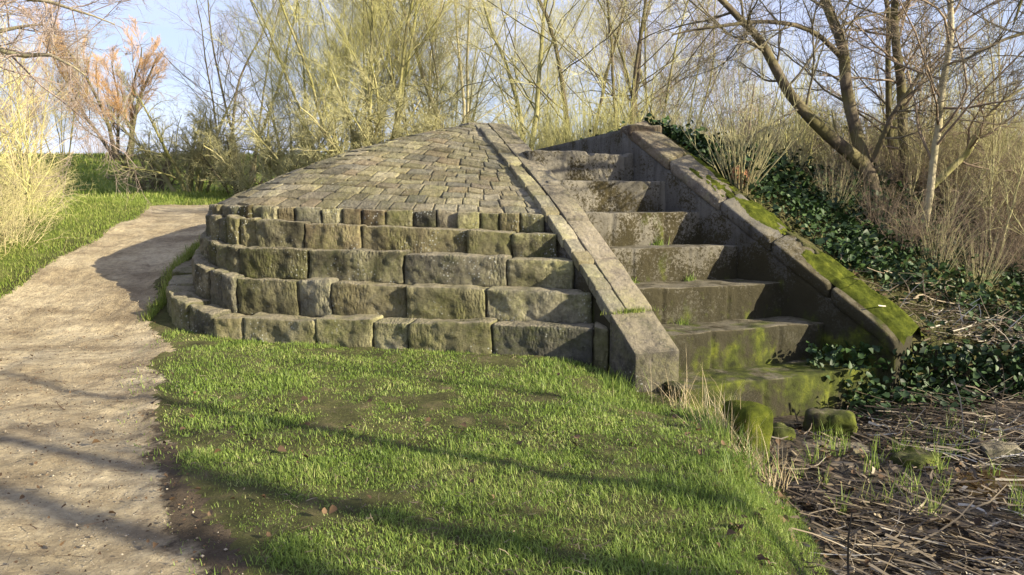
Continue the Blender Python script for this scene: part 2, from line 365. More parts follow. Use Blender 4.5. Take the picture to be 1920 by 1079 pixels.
is_mud = (fc[:, 2] < -0.22) & (fc[:, 0] > 0.8) & (fc[:, 1] < 9) & (fc[:, 1] > -6) & (fc[:, 0] < 14)
def sub(name, sel, mat, attrs=None, **k):
    f = GF[sel]; u, inv = np.unique(f, return_inverse=True)
    me = make_mesh(name, GV[u], [inv.reshape(f.shape)])
    if attrs:
        for an, fn in attrs.items():
            at = me.attributes.new(an, 'FLOAT', 'POINT'); at.data.foreach_set('value', fn(GV[u]).astype(np.float32))
    return link(name, me, mat, **k)
sub('ground', ~(is_path | is_mud), M['soil'], {'far': lambda v: np.maximum(sstep(12, 16, v[:, 1])*sstep(3, -1, v[:, 0]), sstep(0, 0.6, path_left(v[:, 1])-v[:, 0])*0.7)}, kind='structure')
def mudf(v):
    d = path_right(v[:, 1])-v[:, 0]
    return np.clip(np.exp(-(d/0.24)**2)*sstep(6.0, 3.4, v[:, 1])*0.72 + np.exp(-(d/0.2)**2)*0.35, 0, 1)
sub('path', is_path, M['path'], {'mud': mudf}, kind='structure')
sub('stream_bed', is_mud, M['mud'], kind='structure')
# shallow brown pool
mb = MB(); a = np.linspace(0, 2*pi, 41)[:-1]; rr = 1+0.22*np.sin(3*a+1)+0.12*np.sin(5*a)
pv = np.stack([4.1+1.25*rr*np.cos(a), 5.05+0.42*rr*np.sin(a)+0.15*np.cos(a), 0*a-0.435], 1)
mb.add(np.vstack([pv, [[4.1, 5.05, -0.435]]]), [np.stack([np.arange(40), (np.arange(40)+1) % 40, np.full(40, 40)], 1)])
link('water', mb.mesh('water'), M['water'], kind='structure')

# ------------------------------------------------------------------ worn stone block
def lattice(n0, n1, n2):
    idx = -np.ones((n0, n1, n2), int); g = np.zeros((n0, n1, n2), bool)
    g[0] = g[-1] = True; g[:, 0] = g[:, -1] = True; g[:, :, 0] = g[:, :, -1] = True
    pos = np.argwhere(g); idx[g] = np.arange(len(pos))
    F = []
    for ax in range(3):
        for e in (0, -1):
            s = np.take(idx, e, axis=ax)
            q = np.stack([s[:-1, :-1], s[1:, :-1], s[1:, 1:], s[:-1, 1:]], -1).reshape(-1, 4)
            flip = (e == 0) ^ (ax == 1)
            F.append(q[:, ::-1] if flip else q)
    return pos, np.concatenate(F)
def ticks(Lg, r, n):
    return np.concatenate([[0, r*0.3, r], np.linspace(r, Lg-r, max(n, 2)+1)[1:-1], [Lg-r, Lg-r*0.3, Lg]])
def worn_block(L0, L1, L2, r=0.025, step=0.06, amp=0.012, seed=0, rough=(1, 1, 1), f=5.0):
    r = min(r, L0*0.3, L1*0.3, L2*0.3)
    t0, t1, t2 = ticks(L0, r, int(L0/step)), ticks(L1, r, int(L1/(step*2))), ticks(L2, r, int(L2/step))
    pos, F = lattice(len(t0), len(t1), len(t2))
    P = np.stack([t0[pos[:, 0]], t1[pos[:, 1]], t2[pos[:, 2]]], 1)
    q = np.clip(P, r, np.array([L0, L1, L2])-r); d = P-q; ln = np.linalg.norm(d, axis=1, keepdims=True)+1e-9
    nrm = d/ln; P = q + r*nrm
    k = seed*3.71
    disp = amp*(fbm(P[:, 0]*f+k, P[:, 1]*f-k, P[:, 2]*f+2*k, 7, 4)*1.7)
    P = P + nrm*disp[:, None]*np.array(rough)
    return P, F

# ------------------------------------------------------------------ stepped round mound
ctrl = np.array([(1.7, 6.92), (0.85, 7.08), (0.2, 7.22), (-0.6, 7.40), (-1.47, 7.63), (-2.4, 7.88), (-3.34, 8.16), (-4.02, 8.70), (-4.33, 9.5), (-4.46, 10.4), (-4.44, 11.4), (-4.25, 12.5), (-3.6, 13.4), (-2.7, 14.1), (-1.5, 14.5), (-0.6, 14.5)])
def catmull(P, n=40):
    P = np.vstack([2*P[0]-P[1], P, 2*P[-1]-P[-2]]); out = []
    t = np.linspace(0, 1, n, endpoint=False)[:, None]
    for i in range(1, len(P)-2):
        a, b, c, d = P[i-1:i+3]
        out.append(0.5*((2*b)+(-a+c)*t+(2*a-5*b+4*c-d)*t**2+(-a+3*b-3*c+d)*t**3))
    return np.vstack(out+[P[-2:-1]])
CP = catmull(ctrl); seg = np.r_[0, np.cumsum(np.linalg.norm(np.diff(CP, axis=0), axis=1))]
tang = np.gradient(CP, seg, axis=0); tang /= np.linalg.norm(tang, axis=1, keepdims=True)
for _ in range(30): tang[1:-1] = (tang[:-2]+tang[1:-1]*2+tang[2:])/4
NRM = np.stack([tang[:, 1], -tang[:, 0]], 1)   # travelling left then back: interior lies to the right-hand side
S_at = lambda px: float(np.interp(px, CP[::-1, 0][-240:], seg[::-1][-240:]))
def arc_of(x, y): return float(seg[np.argmin((CP[:, 0]-x)**2+(CP[:, 1]-y)**2)])
ST = [0, arc_of(0.2, 7.22), arc_of(-3.2, 8.2), arc_of(-4.4, 9.6), arc_of(-4.25, 12.4), seg[-1]]
OFF = [[0]*6, [.28, .28, .27, .31, .3, .3], [.60, .58, .45, .39, .36, .36], [.90, .87, .61, .44, .40, .4], [1.21, 1.15, .76, .48, .44, .45]]
ZT = [[.35, .36, .30, .66, 1.15, 1.2], [.65, .66, .71, .96, 1.30, 1.3], [.92, .95, 1.03, 1.17, 1.38, 1.4], [1.19, 1.215, 1.35, 1.41, 1.46, 1.5], [1.39, 1.41, 1.50, 1.50, 1.55, 1.6]]
def C(s, off):
    s = np.asarray(s, float)
    p = np.stack([np.interp(s, seg, CP[:, 0]), np.interp(s, seg, CP[:, 1])], -1)
    n = np.stack([np.interp(s, seg, NRM[:, 0]), np.interp(s, seg, NRM[:, 1])], -1)
    return p + n*np.asarray(off)[..., None]
def toff(k, s): return np.interp(s, ST, OFF[k])
def tz(k, s): return np.interp(s, ST, ZT[k])
FP = 1400.0; PITCH = radians(6.9)
def px_of(x, y, z):
    z = z-1.6; f = y*cos(PITCH)-z*sin(PITCH); return 960+FP*x/f
def s_of_px(k, px):
    ss = np.linspace(0, arc_of(-4.3, 9.25), 1500); p = C(ss, toff(k, ss)); q = px_of(p[:, 0], p[:, 1], tz(k, ss))
    return float(np.interp(-px, -q, ss))
def s_start(k, inset=-0.004):
    ss = np.linspace(0, 3, 800); p = C(ss, toff(k, ss)); u = (p-WO)@WU
    return float(ss[np.argmin(np.abs(u-inset))])
mound = empty('stone_mound', (-1.0, 10.5, 0.0), 'round mound of stone blocks in stepped rings, capped with a low dome of worn setts', 'mound')
def part(name, me, mat, parent, world_parent_loc=None, **k):
    o = link(name, me, mat, parent, **k)
    b = parent; tot = Vector((0, 0, 0))
    while b is not None: tot += Vector(b.location); b = b.parent
    o.location = -tot          # meshes are written in world coordinates
    return o
EDGES = [[1112, 921, 765, 696, 592, 455, 402, 352], [910, 760, 619, 555, 441, 414, 390], [950, 756, 577, 449, 425, 405], [960, 875, 675, 571, 478, 447, 425, 405], None]
SEND = arc_of(-3.0, 13.9)
br = rgn(11)
for k in range(5):
    s0 = s_start(k)
    if EDGES[k]:
        cuts = [s0]+[s for s in (s_of_px(k, p) for p in EDGES[k]) if s > s0+0.12]
    else: cuts = [s0]
    while cuts[-1] < SEND: cuts.append(cuts[-1] + (br.uniform(0.32, 0.62) if k < 4 else br.uniform(0.2, 0.31)))
    course = part('block_course' if k < 4 else 'kerb_course', None, None, mound); course.empty_display_size = 0.1
    for i in range(len(cuts)-1):
        a, b = cuts[i]+0.007, cuts[i+1]-0.007
        Lg = b-a; m = (a+b)/2
        zt = tz(k, m); zb = (tz(k-1, m)-0.03) if k else min(-0.25, 0)
        H = zt-zb
        dep = 0.52 if k < 4 else 0.36
        P, F = worn_block(Lg, dep, H, 0.022 if k < 4 else 0.018, 0.028, 0.022 if k < 4 else 0.014, 100*k+i, f=5.0)
        # pillowed, pecked front
        fr = np.clip(1-P[:, 1]/0.06, 0, 1)
        bul = (np.clip(P[:, 0]/Lg, 0, 1)*(1-np.clip(P[:, 0]/Lg, 0, 1))*4)**0.5*(np.clip(P[:, 2]/H, 0, 1)*(1-np.clip(P[:, 2]/H, 0, 1))*4)**0.5
        pk = fbm(P[:, 0]*17, P[:, 2]*21, P[:, 1]*5, 300+100*k+i, 3)
        y = P[:, 1] + fr*(-0.012*bul - 0.015*pk) + br.uniform(-0.022, 0.022) + (P[:, 0]/Lg-0.5)*br.uniform(-0.035, 0.035)
        s = a+P[:, 0]
        dz = br.uniform(-0.018, 0.014)*(1 if k < 4 else 0.45) + (P[:, 0]/Lg-0.5)*br.uniform(-0.03, 0.03)
        frac = P[:, 2]/H
        ztl = tz(k, s)+dz
        zz = zb + (ztl-zb)*frac
        xy = C(s, toff(k, s)+y)
        me = make_mesh('block', np.c_[xy, zz], [F])
        part('stone_block' if k < 4 else 'kerb_stone', me, M['block'], course)
# core behind the courses, filled with old mortar
mb = MB()
ss = np.linspace(s_start(0, 0.25), SEND, 160)
for k in range(5):
    ss = np.linspace(s_start(k, 0.06), SEND, 160); o = toff(k, ss)+0.055; top = tz(k, ss)-0.03; bot = (tz(k-1, ss)-0.08) if k else top*0-0.4
    A = np.c_[C(ss, o), bot]; B = np.c_[C(ss, o), top]; Cc = np.c_[C(ss, o+0.30), top]
    n = len(ss); V = np.vstack([A, B, Cc]); i = np.arange(n-1)
    mb.add(V, [np.stack([i, i+1, i+1+n, i+n], 1), np.stack([i+n, i+n+1, i+1+2*n, i+2*n], 1)])
part('core_fill', mb.mesh('core_fill'), M['mortar'], mound)
# dome of setts : straight generators from the kerb to the apex with a slight swell
s_r = s_start(4, -0.004); APEX = np.array([WO[0]+WW[0]*4.02, WO[1]+WW[1]*4.02, 2.585])
def dome(s, t, lift=0.0):
    s = np.asarray(s, float); t = np.asarray(t, float)
    r = C(s, toff(4, s)+0.05); zr = tz(4, s)+0.005
    g = sstep(s_r-0.6, s_r+3.6, s)
    x = r[..., 0]+(APEX[0]-r[..., 0])*t; y = r[..., 1]+(APEX[1]-r[..., 1])*t
    z = zr+(APEX[2]-zr)*t + g*0.64*t*(1-t) *0.9 + lift
    return np.stack([x, y, z], -1)
mb = MB(); sg = np.linspace(s_r-0.05, SEND, 120); tg = np.linspace(0, 0.995, 30)
SG, TG = np.meshgrid(sg, tg, indexing='ij'); V = dome(SG, TG, -0.017).reshape(-1, 3)
ii = np.arange(120*30).reshape(120, 30); F = np.stack([ii[:-1, :-1], ii[1:, :-1], ii[1:, 1:], ii[:-1, 1:]], -1).reshape(-1, 4)
mb.add(V, [F]); part('bedding', mb.mesh('bedding'), M['mortar'], mound)
mb = MB(); cr_ = rgn(5)
tk = np.cumsum(np.r_[0, cr_.uniform(0.8, 1.2, 19)]); tk = tk/tk[-1]*0.985
pos0, F0 = lattice(6, 4, 4)
for j in range(19):
    t0, t1 = tk[j], tk[j+1]
    sl = np.linspace(s_r, SEND, 700); pl = dome(sl, np.full(700, (t0+t1)/2)); cum = np.r_[0, np.cumsum(np.linalg.norm(np.diff(pl, axis=0), axis=1))]
    d = cr_.uniform(0, 0.2) ; lim = cum[-1]
    cur = 0.0
    while cur < lim-0.08:
        w = cr_.uniform(0.16, 0.31) if cur > 0 else cr_.uniform(0.1, 0.25)
        a, b = cur+0.0025, min(cur+w, lim)-0.003
        cur += w
        if b-a < 0.06: continue
        row = 2.2
        tick = np.array([0, 0.07, 0.3, 0.7, 0.93, 1]); ty = np.array([0, 0.12, 0.88, 1]); tzv = np.array([0, 0.5, 0.93, 1])
        U = tick[pos0[:, 0]]; Vv = ty[pos0[:, 1]]; Wv = tzv[pos0[:, 2]]
        # chamfer the upper rim
        topm = (Wv > 0.9)
        U2 = np.where(topm, 0.5+(U-0.5)*0.965, U); V2 = np.where(topm, 0.5+(Vv-0.5)*0.955, Vv)
        q = np.interp(a+(b-a)*U2, cum, sl)
        seedk = j*97+int(cur*40)
        tt = t0+0.0015+(t1-t0-0.003)*V2 + 0.006*np.sin(seedk+2*U2)
        lift = cr_.uniform(-0.005, 0.005) + (U-0.5)*cr_.uniform(-0.012, 0.012) + (Vv-0.5)*cr_.uniform(-0.015, 0.006)
        nn = 0.009*fbm(U*3+seedk, Vv*2.0, Wv, 21, 3)
        z = -0.08 + 0.08*Wv + topm*(lift+nn)
        mb.add(dome(q, np.clip(tt, 0, 0.999), 0)+np.c_[0*z, 0*z, z], [F0])
part('sett_dome', mb.mesh('sett_dome', True), M['cobble'], mound)

# ------------------------------------------------------------------ left wing wall with sloping coping
lw = empty('wing_wall', (WO[0], WO[1], -0.1), 'sloping wing wall of flat coping slabs with a square end block on the lawn, left of the steps', 'wall', 'sloping wing walls beside the steps')
def wl(u, s, z, O=WO, U=WU, Wd=WW):
    u = np.asarray(u); s = np.asarray(s); z = np.asarray(z)
    return np.c_[O[0]+U[0]*u+Wd[0]*s, O[1]+U[1]*u+Wd[1]*s, z]
def prism_wall(u0, u1, s0, s1, zb, ztop, O, U, Wd, seed, ns=60, amp=0.010):
    """solid wall between u0,u1 whose top follows ztop(s)"""
    P, F = worn_block(u1-u0, s1-s0, 1.0, 0.02, 0.05, 0.0, seed)
    t0 = np.linspace(0, 1, 6); t1 = np.linspace(0, 1, ns); t2 = np.linspace(0, 1, 24)
    pos, F = lattice(6, ns, 24)
    u = u0+(u1-u0)*t0[pos[:, 0]]; s = s0+(s1-s0)*t1[pos[:, 1]]; fr = t2[pos[:, 2]]
    z = zb+(ztop(s)-zb)*fr
    n = amp*fbm(s*5, z*5, u*3, seed, 4)*1.6
    u = u + np.where(pos[:, 0] == 0, n, np.where(pos[:, 0] == 5, -n, 0))
    return wl(u, s, z, O, U, Wd), F
V, F = prism_wall(0.02, 0.47, 0.40, 4.05, -0.65, lambda s: ztop_left(s)-0.075, WO, WU, WW, 40)
part('wall_body', make_mesh('wall_body', V, [F]), M['wallc'], lw)
# end block
P, F = worn_block(0.49, 0.46, 1.0, 0.02, 0.05, 0.0, 1)
fz = P[:, 2]; s = P[:, 1]-0.01; z = -0.6+(ztop_left(np.maximum(s, 0))+0.0+0.6)*np.clip(fz, 0, 1)
n = 0.012*fbm(P[:, 0]*6, s*6, z*6, 50, 4)
# rounded nose at the upper right corner
part('end_block', make_mesh('end_block', wl(P[:, 0]-0.005+n*0.6, s+n, z+n*0.5), [F]), M['slab'], lw)
wr = rgn(21); cuts = [0.455]
while cuts[-1] < 3.95: cuts.append(min(cuts[-1]+wr.uniform(0.42, 0.72), 4.02))
for i in range(len(cuts)-1):
    Lg = cuts[i+1]-cuts[i]-0.014
    P, F = worn_block(0.29, Lg, 0.10, 0.010, 0.05, 0.008, 60+i)
    s = cuts[i]+0.004+P[:, 1]
    z = ztop_left(s)-0.10+P[:, 2]+0.012+wr.uniform(-0.006, 0.008)
    part('coping_slab', make_mesh('coping_slab', wl(0.196+P[:, 0], s, z), [F]), M['slab'], lw)
mb = MB(); cur = 0.455
while cur < 3.95:
    Lg = wr.uniform(0.13, 0.27)
    P, F = worn_block(0.198+wr.uniform(-0.02, 0.002), Lg-0.016, 0.12, 0.016, 0.04, 0.016, int(cur*100))
    s = cur+P[:, 1]
    mb.add(wl(0.0+P[:, 0], s, ztop_left(s)-0.11+P[:, 2]+wr.uniform(-0.016, 0.010)+(P[:, 0]-0.1)*wr.uniform(-0.12, 0.12)), [F]); cur += Lg
part('edge_setts', mb.mesh('edge_setts'), M['cobble'], lw)
P, F = worn_block(0.55, 0.40, 0.12, 0.02, 0.05, 0.01, 88)
part('coping_slab', make_mesh('coping_slab', wl(-0.08+P[:, 0], 4.03+P[:, 1], 2.49+P[:, 2]), [F]), M['slab'], lw)
V, F = prism_wall(0.05, 0.45, 4.44, 9.0, 1.0, lambda s: 2.5+0*s, WO, WU, np.array([-sin(radians(14)), cos(radians(14))]), 41)
V = V + np.array([(-sin(R24)+sin(radians(14)))*4.44, (cos(R24)-cos(radians(14)))*4.44, 0])
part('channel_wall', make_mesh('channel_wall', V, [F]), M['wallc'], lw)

# ------------------------------------------------------------------ stepped spillway
R21 = radians(21); SU = np.array([cos(R21), sin(R21)]); SV = np.array([-sin(R21), cos(R21)])
sp = empty('spillway_steps', (2.6, 7.1, -0.5), 'flight of seven wide mossy stone steps between the two sloping wing walls', 'steps')
sr_ = rgn(8)
for k in range(7):
    Rk = np.array([3.67-0.345*k, 7.34+0.441*k]); zt = -0.10+0.38*k
    # left end: run along -SU until inside the left wall
    den = SU@WU; dist = ((Rk-WO)@WU-0.30)/den
    W_ = dist+0.22; H = 0.62 if k else 0.40; dep = 0.95
    P, F = worn_block(W_, dep, H, 0.018, 0.022, 0.010, 500+k, f=4.5)
    xx, yy, z2 = P.T
    y = yy + np.clip(1-yy/0.08, 0, 1)*(0.016*fbm(xx*9, z2*9, 0, 510+k, 4) + 0.02*fbm(xx*1.6, z2*1.6, 0, 530+k, 2))
    top = np.clip((z2-H+0.05)/0.05, 0, 1)
    for jx in np.cumsum(rgn(900+k).uniform(0.45, 0.85, 6)): y = y + 0.02*np.exp(-((xx-jx)/0.018)**2)*np.clip(1-yy/0.08, 0, 1)
    z = zt-H+z2 + top*(0.016*fbm(xx*3, yy*3, 0, 520+k, 4))
    if k == 6:   # notched crest
        a_ = xx-0.55
        for c0, w0, d0 in ((0.33, 0.05, 0.05), (0.83, 0.05, 0.06), (0.60, 0.2, 0.02)):
            z = z - d0*np.exp(-((a_-c0)/w0)**4)*top
    st = (Rk-dist*SU)
    V = np.c_[st[0]+SU[0]*xx+SV[0]*y, st[1]+SU[1]*xx+SV[1]*y, z]
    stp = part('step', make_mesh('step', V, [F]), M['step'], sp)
    if k in (0, 1, 2):
        stp['label'] = ['lowest step, thick with green moss', 'second step from the bottom with bright moss', 'third step with dark crusty moss'][k]
# footing under the lowest step
for a0, a1 in ((0.0, 1.05), (1.5, 2.3)):
    Rk = np.array([3.67, 7.34]); st = Rk-2.25*SU+0.05*SV
    P, F = worn_block(a1-a0, 0.5, 0.4, 0.04, 0.05, 0.025, int(a0*10)+70)
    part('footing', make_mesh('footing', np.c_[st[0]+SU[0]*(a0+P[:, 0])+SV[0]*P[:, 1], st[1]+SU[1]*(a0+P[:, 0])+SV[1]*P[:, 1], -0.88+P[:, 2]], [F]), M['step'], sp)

# ------------------------------------------------------------------ right wing wall
rw = empty('wing_wall', (QO[0], QO[1], 0.0), 'grey wing wall with rounded coping and green moss, falling beside the ivy bank right of the steps', 'wall', 'sloping wing walls beside the steps')
V, F = prism_wall(0.0, 0.42, 0.06, QLEN+0.1, -0.7, lambda s: ztop_right(np.maximum(s, 0))-0.13, QO, QU, QW, 43, 70, 0.016)
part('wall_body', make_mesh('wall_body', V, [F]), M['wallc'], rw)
cur = 0.04; i = 0
while cur < QLEN-0.05:
    Lg = min(wr.uniform(0.55, 0.8), QLEN+0.06-cur)
    P, F = worn_block(0.38, Lg-0.008, 0.17, 0.05, 0.045, 0.010, 700+i)
    s = cur+P[:, 1]; dip = np.clip((0.25-s)/0.35, 0, 1)
    z = ztop_right(s)-0.15+P[:, 2]-0.10*dip**2+0.30*np.maximum(P[:, 0]-0.05, 0)*(P[:, 2] > 0.08)
    part('coping_stone', make_mesh('coping_stone', wl(-0.025+P[:, 0], s, z, QO, QU, QW), [F]), M['slab'] if cur > 1.7 else M['wallc'], rw); cur += Lg; i += 1
# moss cushions along the outer half of the coping
us = np.linspace(0.06, 0.52, 44); s_ = np.linspace(0.0, QLEN-0.1, 260)
UU, SS = np.meshgrid(us, s_, indexing='ij')
h = 0.05*(fbm(UU*4, SS*2.2, 0, 61, 4)*2.1 - 0.12 + 1.3*(UU-0.30) + 1.5*sstep(1.5, 0.5, SS)) + 0.010*fbm(UU*40, SS*40, 0, 62, 2)
edge = np.minimum(1, np.minimum((UU-0.06)/0.06, (0.52-UU)/0.05)); h = np.where(h > 0, h*np.clip(edge, 0, 1), h)-0.002
h = np.clip(h, -0.03, 0.06)
zz = ztop_right(SS)+0.018-0.10*np.clip((0.25-SS)/0.35, 0, 1)**2 + h + 0.30*np.clip(UU-0.03, 0, 0.33) - 0.10*sstep(0.36, 0.44, UU)
V = wl(UU.ravel(), SS.ravel(), zz.ravel(), QO, QU, QW); ii = np.arange(UU.size).reshape(UU.shape)
F = np.stack([ii[:-1, :-1], ii[1:, :-1], ii[1:, 1:], ii[:-1, 1:]], -1).reshape(-1, 4)
F = F[(h.ravel()[F].max(1) > 0)]
part('moss', make_mesh('moss', V, [F]), M['moss'], rw)
# channel wall running back from the head of the wing
RV = radians(13); CW = np.array([-sin(RV), cos(RV)]); CU = np.array([cos(RV), sin(RV)]); CO = QO+QW*QLEN
V, F = prism_wall(0.0, 0.32, -0.05, 6.5, 1.0, lambda s: 2.51+0*s, CO, CU, CW, 47, 50, 0.02)
part('channel_wall', make_mesh('channel_wall', V, [F]), M['wallc'], rw)
P, F = worn_block(0.48, 0.36, 0.16, 0.05, 0.045, 0.012, 760)
part('coping_stone', make_mesh('coping_stone', wl(-0.02+P[:, 0], -0.1+P[:, 1], 2.39+P[:, 2], CO, CU, CW), [F]), M['slab'], rw)

# ------------------------------------------------------------------ blades, leaves, strips
def blades(mb, base, length, width, r, lean=0.5, bend=0.6, ldir=None, seg=3):
    n = len(base); az = r.uniform(0, 2*pi, n) if ldir is None else ldir+r.normal(0, 0.5, n)
    d = np.c_[np.cos(az), np.sin(az)]; sd_ = np.c_[-d[:, 1], d[:, 0]]
    tw = r.uniform(-0.6, 0.6, n); sd_ = sd_*np.cos(tw)[:, None]+d*np.sin(tw)[:, None]
    l0 = np.abs(r.normal(0, lean, n)); bd = np.abs(r.normal(0, bend, n))
    ang = l0.copy(); p = base.copy(); rings = []
    for i in range(seg+1):
        w = width*(1-(i/seg)**1.6*0.85)/2
        if i < seg: rings.append(np.stack([np.c_[p[:, :2]-sd_*w[:, None], p[:, 2]], np.c_[p[:, :2]+sd_*w[:, None], p[:, 2]]], 1))
        else: rings.append(p[:, None, :])
        st = length/seg
        p = p + np.c_[d*(np.sin(ang)*st)[:, None], np.cos(ang)*st]
        ang = ang + bd/seg*1.6
    V = np.concatenate(rings, 1); k = 2*seg+1; b = np.arange(n)*k
    q = [np.stack([b+2*i, b+2*i+1, b+2*i+3, b+2*i+2], 1) for i in range(seg-1)]
    t = np.stack([b+2*(seg-1), b+2*(seg-1)+1, b+2*seg], 1)
    mb.add(V.reshape(-1, 3), [np.concatenate(q), t])
def scatter(n, x0, x1, y0, y1, r): return r.uniform(x0, x1, n), r.uniform(y0, y1, n)
g = rgn(3)
# lawn: denser by area near the camera
def lawn_ok(x, y, bare=True):
    w_ = 0.16*fbm(x*2.2, y*2.2, 0, 31, 4)
    e = path_right(y)+w_
    dl = x-e; dr = mud_edge(np.minimum(y, 6.7))+0.25-x
    ok = (dl > -0.35) & (dr > -0.1)
    dens = sstep(-0.06, 0.26, dl)*0.94+0.05*(dl > -0.3)
    nz_ = fbm(x*1.9, y*1.9, 0, 41, 5)
    dens = dens*(0.72+0.28*sstep(-0.3, 0.2, fbm(x*5, y*5, 0, 47, 3)))*(1-0.75*sstep(0.26, 0.44, nz_)*sstep(6.8, 5.5, y))
    u = (x-WO[0])*WU[0]+(y-WO[1])*WU[1]
    front = np.interp(x, CP[::-1, 0][-260:], CP[::-1, 1][-260:])
    ok &= (y < front-0.02) & ~((u > 0) & (u < 0.5) & (y > 6.6)) & ~((u >= 0.5) & (y > 6.9))
    return ok & (g.uniform(0, 1, len(x)) < dens)
mb = MB()
for n, y0, y1, ln, wd in ((180000, 2.3, 4.6, 0.040, 0.0042), (170000, 4.4, 8.7, 0.040, 0.0064)):
    x, y = scatter(n, -3.9, 2.3, y0, y1, g); k = lawn_ok(x, y); x, y = x[k], y[k]
    tuft = fbm(x*3.1, y*3.1, 0, 43, 4)
    l = ln*g.uniform(0.4, 1.3, len(x))*(0.95+1.0*np.clip(tuft, -0.5, 0.6))
    l *= 0.75+0.6*sstep(-0.25, 0.35, fbm(x*1.1, y*1.1, 0, 48, 3))
    l *= 1+0.9*np.clip(fbm(x*4, y*4, 0, 49, 3)+0.35, 0, 1)*sstep(0.7, 0.1, mud_edge(np.minimum(y, 6.7))-x)
    blades(mb, np.c_[x, y, height(x, y)-0.006], l, wd*g.uniform(0.7, 1.25, len(x)), g, 0.62, 0.9)
link('grass', mb.mesh('grass'), M['grass'], kind='stuff', label='short green lawn grass between the path and the muddy stream')
# thatch: dead blades lying between the living ones
mb = MB(); x, y = scatter(6500, -3.9, 2.0, 2.3, 7.6, g); k = lawn_ok(x, y); x, y = x[k], y[k]; n = len(x)
def strips_flat(mb, c, l, w, r):
    az = r.uniform(0, 2*pi, len(c)); d = np.c_[np.cos(az), np.sin(az), r.normal(0, 0.22, len(c))]; sd2 = np.c_[-np.sin(az), np.cos(az), r.normal(0, 0.3, len(c))]
    a = c-d*l[:, None]/2; e = c+d*l[:, None]/2; m_ = c+sd2*(l*r.normal(0, 0.15, len(c)))[:, None]+np.array([0, 0, 0.006]); h = sd2*w[:, None]/2
    V = np.stack([a-h, a+h, m_+h, m_-h, e+h*0.4, e-h*0.4], 1).reshape(-1, 3); b = np.arange(len(c))*6
    mb.add(V, [np.concatenate([np.stack([b, b+1, b+2, b+3], 1), np.stack([b+3, b+2, b+4, b+5], 1)])])
strips_flat(mb, np.c_[x, y, height(x, y)+g.uniform(0.008, 0.03, n)], g.uniform(0.02, 0.075, n), g.uniform(0.002, 0.005, n), g)
link('thatch', mb.mesh('thatch'), M['reed'], kind='stuff', label='dry dead blades matted between the green grass of the lawn')
# verge and far grass
mb = MB()
x, y = scatter(60000, -9.5, -5.6, 7.5, 16, g); w_ = 0.16*fbm(x*2.2, y*2.2, 0, 31, 4); k = (x < path_left(y)+w_+0.05); x, y = x[k], y[k]
blades(mb, np.c_[x, y, height(x, y)-0.01], 0.06*g.uniform(0.5, 1.3, len(x)), 0.010*np.ones(len(x)), g, 0.5, 0.7)
x, y = scatter(16000, -9, 1, 15.3, 21, g); blades(mb, np.c_[x, y, height(x, y)-0.01], 0.12*g.uniform(0.5, 1.3, len(x)), 0.02*np.ones(len(x)), g, 0.5, 0.7)
x, y = scatter(26000, -30, -5, 20, 44, g); blades(mb, np.c_[x, y, height(x, y)-0.01], 0.2*g.uniform(0.5, 1.3, len(x)), 0.045*np.ones(len(x)), g, 0.5, 0.7)
# narrow weeds where the path meets the mound
yy = g.uniform(8.6, 12.5, 3500); xx = np.interp(yy, CP[300:440, 1], CP[300:440, 0])-np.abs(g.normal(0, 0.07, 3500))
blades(mb, np.c_[xx, yy, height(xx, yy)-0.01], 0.13*g.uniform(0.4, 1.3, 3500), 0.008*np.ones(3500), g, 0.4, 0.7)
link('verge_grass', mb.mesh('verge_grass'), M['vergegrass'], kind='stuff', label='yellow green grass on the verge beside the sandy path')
def leaves(mb, c, size, r, up=0.55, fold=0.25):
    """ivy-like leaf: a folded pentagon with a drip tip"""
    n = len(c); nrm = np.c_[r.normal(0, 1, (n, 2))*up, np.ones(n)] if not isinstance(up, np.ndarray) else up+r.normal(0, 0.45, (n, 3))
    nrm /= np.linalg.norm(nrm, axis=1, keepdims=True)
    a = r.normal(0, 1, (n, 3)); a -= nrm*(a*nrm).sum(1, keepdims=True); a /= np.linalg.norm(a, axis=1, keepdims=True); b = np.cross(nrm, a)
    pts = [(-0.45, 0, 0), (-0.30, 0.42, 0.2), (0.10, 0.34, 0.22), (0.62, 0, -0.05), (0.10, -0.34, 0.22), (-0.30, -0.42, 0.2), (0.0, 0, 0)]
    V = np.stack([c+(a*px_+b*py_+nrm*pz*fold*2)*size[:, None] for px_, py_, pz in pts], 1)
    bi = np.arange(n)*7
    F = np.concatenate([np.stack([bi+i, bi+(i+1) % 6, bi+6], 1) for i in range(6)])
    mb.add(V.reshape(-1, 3), [F[:, ::-1]])
# ivy over the bank
mb = MB(); iv = rgn(17)
x, y = scatter(90000, 2.0, 10.5, 7.4, 13.5, iv)
qs = (x-QO[0])*QU[0]+(y-QO[1])*QU[1]; d_along = (x-QO[0])*QW[0]+(y-QO[1])*QW[1]
dn = fbm(x*0.9, y*0.9, 0, 71, 4)
k = (qs > 0.46) & (iv.uniform(0, 1, len(x)) < np.clip(0.62+dn*2.4+0.7*np.exp(-np.clip(qs-0.4, 0, 9)/0.6), 0.05, 1)*np.where((y < 8.1), 0.35, 1)*np.where(qs < 1.6, 1, 0.5))
x, y, dn = x[k], y[k], dn[k]
z = height(x, y)+0.02+np.abs(iv.normal(0, 0.09, len(x)))*(0.8+1.2*np.clip(fbm(x*2, y*2, 0, 73, 3)+0.2, 0, 1))
leaves(mb, np.c_[x, y, z], 0.022+0.075*iv.uniform(0, 1, len(x))**1.6, iv, 1.0)
